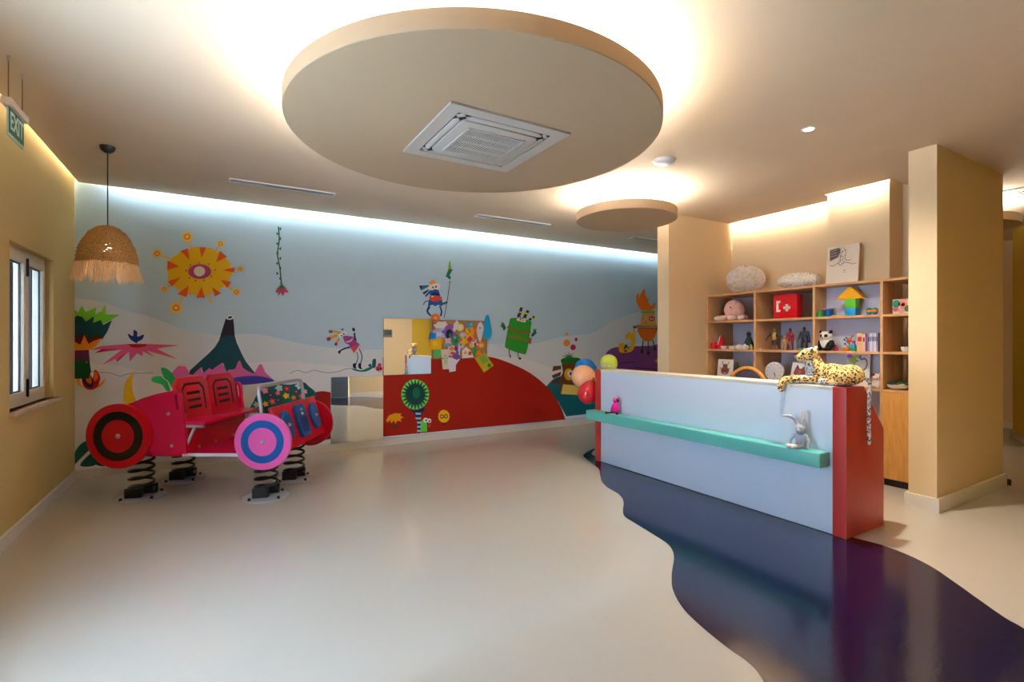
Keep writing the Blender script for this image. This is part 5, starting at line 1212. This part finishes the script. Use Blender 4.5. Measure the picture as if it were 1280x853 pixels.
# lower open shelf: drawings, clock
def leaning(name, label, cat, px0, px1, py0, h, X, z, lean_=0.10, tilt=0.0, th_=0.008, face=(226, 220, 210)):
    y0, y1 = yr(px0, px1, X); t = thing(name, label, cat, (X, (y0 + y1) / 2, z)); t.rotation_euler = (tilt, lean_, 0); w = (y1 - y0) / 2
    MB().bb(0, th_, -w, w, 0.0, h, .001).build('canvas', mat('card_face_%d_%d_%d' % face, face, rough=.5), t)
    return t, w
def art(t, w, h, shapes, X=-0.0006):
    for i, (pts, c) in enumerate(shapes):
        mb = MB(); mb.prism([(X - .0003 * i, w - x * 2 * w, h - z * h) for x, z in pts], (-.0002, 0, 0)); mb.build('printed_shape', mat('ink_%d_%d_%d' % c, c, rough=.6), t, smooth=False)
U = lambda cx, cy, rx, ry, n=18, rot=0: ell(cx, cy, rx, ry, n, rot)
DK, DR = (58, 46, 52), (150, 60, 60)
t, w = leaning('animal_drawing', 'framed drawing of a horned beetle leaning on the lower shelf', 'picture', 896, 915, 443, .235, 5.60, .93, .14)
art(t, w, .235, [(U(.5, .62, .27, .22), (110, 84, 92)), (U(.5, .6, .2, .17), DR), (U(.5, .36, .16, .11), (86, 96, 84)), (stroke([(.42, .3), (.3, .2), (.32, .1)], .035), DK), (stroke([(.58, .3), (.72, .2), (.7, .1)], .035), DK), (U(.43, .62, .05, .09), (52, 52, 70)), (U(.58, .62, .05, .09), (52, 52, 70)), (U(.5, .76, .1, .06), (160, 150, 160)),
                 (stroke([(.28, .55), (.14, .45)], .03), DK), (stroke([(.72, .55), (.86, .45)], .03), DK)])
st = thing('picture_stand', 'black wire stand behind the beetle drawing', 'stand', (5.72, onX(920, 426, 5.72).y, .93))
MB().tube([(-.02, .05, 0), (0, .045, .19), (0, -.02, .19), (.0, -.04, .13), (.03, -.045, 0)], .006, 8).build('wire_frame', M_BLACK, st); MB().bb(-.03, .04, -.05, .055, 0, .006).build('base', M_BLACK, st, smooth=False)
yc = onX(967, 426, 5.62).y
ck = thing('clock', 'round white clock leaning on the lower shelf', 'clock', (5.62, yc, .93)); ck.rotation_euler = (0, .08, 0); R_ = .112
mb = MB(); mb.prism([(0, R_ * math.cos(a), R_ + R_ * math.sin(a)) for a in [2 * PI * i / 48 for i in range(48)]], (.022, 0, 0), .003); mb.build('case', mat('clock_white', (236, 234, 232), rough=.3), ck)
mb = MB(); mb.prism([(-.001, .92 * R_ * math.cos(a), R_ + .92 * R_ * math.sin(a)) for a in [2 * PI * i / 48 for i in range(48)]], (.001, 0, 0)); mb.build('dial', mat('clock_dial', (216, 216, 226), rough=.4), ck, smooth=False)
for k in range(12):
    a = PI / 6 * k; MB().box((-.0015, .78 * R_ * math.sin(a), R_ + .78 * R_ * math.cos(a)), (.001, .006, .014), Euler((-a, 0, 0))).build('hour_mark', M_DARK, ck, smooth=False)
for a, l, wd in ((2.75, .055, .006), (2.9, .078, .004)):
    MB().box((-.003, -l / 2 * math.sin(a), R_ + l / 2 * math.cos(a)), (.001, wd, l), Euler((a, 0, 0))).build('clock_hand', M_DARK, ck, smooth=False)
t, w = leaning('animal_drawing', 'cream card with a red fox face drawing behind the leopard', 'picture', 986, 1008, 448, .225, 5.60, .93, .16, .12)
FX = (128, 66, 66)
art(t, w, .225, [([(.2, .35), (.3, .08), (.45, .28), (.55, .28), (.72, .08), (.8, .35), (.85, .55), (.65, .78), (.5, .95), (.35, .78), (.15, .55)], FX), (U(.5, .55, .16, .2), (170, 92, 84)), ([(.3, .1), (.26, .25), (.4, .28)], (52, 56, 82)), ([(.72, .1), (.76, .25), (.6, .28)], (90, 92, 110)), (U(.4, .5, .035, .03), (40, 24, 30)), (U(.6, .5, .035, .03), (40, 24, 30)), (U(.5, .72, .05, .05), (206, 170, 160))])
t, w = leaning('animal_drawing', 'tall white sheet with an elephant drawing and colour splash', 'picture', 1056, 1086, 442, .34, 5.70, .93, .12)
art(t, w, .34, [(stroke([(.5, .2), (.35, .3), (.32, .45), (.4, .55), (.5, .5)], .035), (96, 104, 140)), (stroke([(.6, .18), (.78, .15), (.88, .28), (.82, .45), (.7, .5)], .05), (96, 104, 140)), (stroke([(.5, .45), (.55, .55), (.65, .5), (.68, .6)], .04), (120, 124, 160)), (U(.28, .18, .16, .12, 18, .4), (160, 196, 70)), (U(.14, .08, .12, .07), (176, 90, 190)), (U(.42, .08, .1, .05), (190, 200, 70)), (U(.58, .1, .06, .06), (120, 130, 170))])
pl = thing('plush_puppy', 'small cream and brown plush toy at the lower shelf end', 'plush toy', (5.64, onX(1096, 426, 5.64).y, .93))
blob('puppy_body', [('e', (0, 0, .05), (.04, .04, .05)), ('e', (-.012, 0, .115), (.034, .036, .034)), ('e', (-.044, 0, .105), (.018, .02, .015)), ('e', (0, .036, .125), (.014, .014, .028)), ('e', (0, -.036, .125), (.014, .014, .028)), ('l', [(-.01, .03, .02), (-.06, .035, .018)], [.02, .018]), ('l', [(-.01, -.03, .02), (-.06, -.035, .018)], [.02, .018])], .005,
     [mat('puppy_cream', (226, 206, 190), rough=.95), mat('puppy_brown', (110, 62, 50), rough=.95)], pl, 3, lambda c, n: 1 if abs(c.y) > .032 and c.z > .09 or (c.z > .125 and c.y > 0) else 0)
eye((-.046, .014, .125), .004, pl); eye((-.046, -.014, .125), .004, pl)
gv = thing('leaf_bowl', 'white bowl with dark green leaves on the lower shelf by column', 'bowl', (5.66, onX(1124, 426, 5.66).y, .93))
MB().lathe([(0, 0), (.05, 0), (.088, .022), (.098, .05), (.092, .05), (.08, .024), (0, .01)], n=30).build('bowl', mat('bowl_white', (216, 210, 196), rough=.4), gv)
rr = random.Random(3)
for k in range(12):
    a = 2 * PI * k / 12; r = rr.uniform(.03, .075)
    MB().sph((r * math.cos(a), r * math.sin(a), .055 + rr.uniform(0, .02)), (.03, .018, .010), 1, Euler((rr.uniform(-.6, .6), rr.uniform(-.6, .6), a))).build('leaf', mat('leaf_dark', (44, 76, 40), rough=.5) if k % 3 else mat('leaf_mid', (96, 120, 60), rough=.5), gv)
# on top of the unit
def shade(label, px, R, RX, h, X, z, cut):
    t = thing('shell_lampshade', label, 'lampshade', (X, onX(px, 426, X).y, z), 0, 'shell lampshades on the shelf unit'); 
    mb = MB(); rr = random.Random(5); n = 620; rad = RX
    for i in range(n):
        u_ = 1 - 2 * (i + .5) / n; ph = i * 2.39996; zc = (u_ + 1) / 2 * h
        if zc > h * .97: continue
        s_ = math.sqrt(1 - u_ * u_); p = Vector((rad * s_ * math.cos(ph), R * s_ * math.sin(ph), zc))
        nn = Vector((p.x / rad ** 2, p.y / R ** 2, (zc - h / 2) / (h / 2) ** 2)).normalized(); q = Vector((0, 0, 1)).rotation_difference(nn)
        M = Matrix.Translation(p) @ q.to_matrix().to_4x4() @ Euler((rr.uniform(-.6, .6), rr.uniform(-.6, .6), 0)).to_matrix().to_4x4()
        bmesh.ops.create_cone(mb.bm, cap_ends=True, segments=8, radius1=.015, radius2=.009, depth=.006, matrix=M)
    tag(mb.build('shell_discs', mat('capiz_shell', (255, 250, 240), rough=.2, spec=.6), t), kind='stuff')
    mb = MB()
    rad = RX
    for k in range(5):
        zc = h * (.1 + .2 * k); s_ = math.sqrt(max(.02, 1 - ((zc - h / 2) / (h / 2)) ** 2)) * .96
        mb.tube([(rad * s_ * math.cos(a), R * s_ * math.sin(a), zc) for a in [2 * PI * i / 32 for i in range(32)]], .003, 6, closed=True)
    mb.build('wire_frame', mat('pale_wire', (236, 222, 200), rough=.4), t)
    MB().lathe([(0, h), (.025, h), (.025, h - .012), (0, h - .012)], n=16).build('top_cap', M_DARK if cut else M_GREYP, t)
shade('round shell lampshade standing on the shelf unit', 932, .225, .225, .36, 5.83, 2.006, True)
shade('low wide shell lampshade lying beside the canvas', 999, .23, .19, .18, 5.76, 2.006, False)
t, w = leaning('canvas_print', 'white canvas print with a sketched figure on top of the shelf', 'picture', 1032, 1072, 300, .41, 5.66, 2.006, .10, 0.0, .02, (236, 222, 202))
GY = (112, 98, 92)
sk = [([(.08, .08), (.38, .05), (.42, .1), (.36, .3), (.1, .38)], GY), (stroke([(.45, .05), (.4, .2), (.44, .35), (.36, .45)], .012), DK), (stroke([(.52, .05), (.6, .2), (.58, .35), (.66, .42)], .012), DK), (stroke([(.1, .5), (.25, .51), (.36, .46), (.46, .52), (.6, .42)], .012), DK), (stroke([(.6, .46), (.72, .48), (.82, .52), (.95, .5)], .01), DK), (stroke([(.66, .42), (.78, .4)], .01), DK), (U(.58, .66, .04, .012, 10), (150, 140, 130)), (U(.58, .71, .055, .008, 10), (180, 168, 156))]
rr = random.Random(9)
for k in range(46): sk.append((U(rr.gauss(.48, .07), rr.uniform(.12, .48), rr.uniform(.008, .018), rr.uniform(.006, .012), 7), (96, 82, 78)))
for k in range(3): sk.append((stroke([(.14, .13 + .07 * k), (.34, .11 + .07 * k)], .012), (196, 186, 178)))
art(t, w, .41, sk)

# ------------------------------------------------------------------ round-backed chair behind the desk
cy_ = onX(933, 426, 4.78).y
ch = thing('armchair', 'wooden chair with round dark upholstered back behind the desk', 'chair', (4.78, cy_, 0), 0.15)
M_CHW = wood('chair_wood', (190, 120, 50), (214, 146, 70)); M_CHF = mat('chair_fabric', (62, 50, 66), rough=.9)
arc_ = [(0.0 + .03 * math.sin(a), .215 * math.cos(a), .86 + .255 * math.sin(a)) for a in [PI * i / 24 for i in range(25)]]
MB().tube([(-.02, .20, .45)] + arc_ + [(-.02, -.20, .45)], .02, 10).build('back_frame', M_CHW, ch)
mb = MB(); mb.prism([(-.012 + .03 * max(0, math.sin(a)), .19 * math.cos(a), .85 + .235 * math.sin(a)) for a in [PI * i / 20 for i in range(21)]] + [(-.02, -.18, .52), (-.02, .18, .52)], (.03, 0, 0), .006); mb.build('backrest', M_CHF, ch)
MB().bb(-.03, .42, -.23, .23, .42, .48, .02).build('seat', M_CHF, ch)
for x in (0.0, .38):
    for y in (-.20, .20): MB().cyl((x, y, 0), (x, y, .43), .015, .02, 12).build('leg', M_CHW, ch)
# small things seen only at the edges
o = thing('door_stop', 'small dark wire door stop beside the column baseboard', 'door stop', (6.60, 1.70, 0)); MB().tube([(0, 0, .03), (.05, .0, .03), (.07, .02, .03), (.05, .04, .03), (0, .04, .03)], .004, 6).build('wire_loop', M_DARK, o); MB().bb(-.005, .005, -.01, .05, 0, .06).build('wall_plate', M_DARK, o, smooth=False)
o = thing('wall_control_panel', 'grey control panel on the front wall, seen in the mirror', 'control panel', (3.78, 0.502, 1.50)); MB().bb(-.11, .11, 0, .02, 0, .2, .004).build('housing', mat('panel_grey', (120, 122, 116), rough=.5), o); MB().bb(-.09, .09, .02, .022, .05, .18).build('display', mat('panel_screen', (84, 92, 92), rough=.2), o, smooth=False)
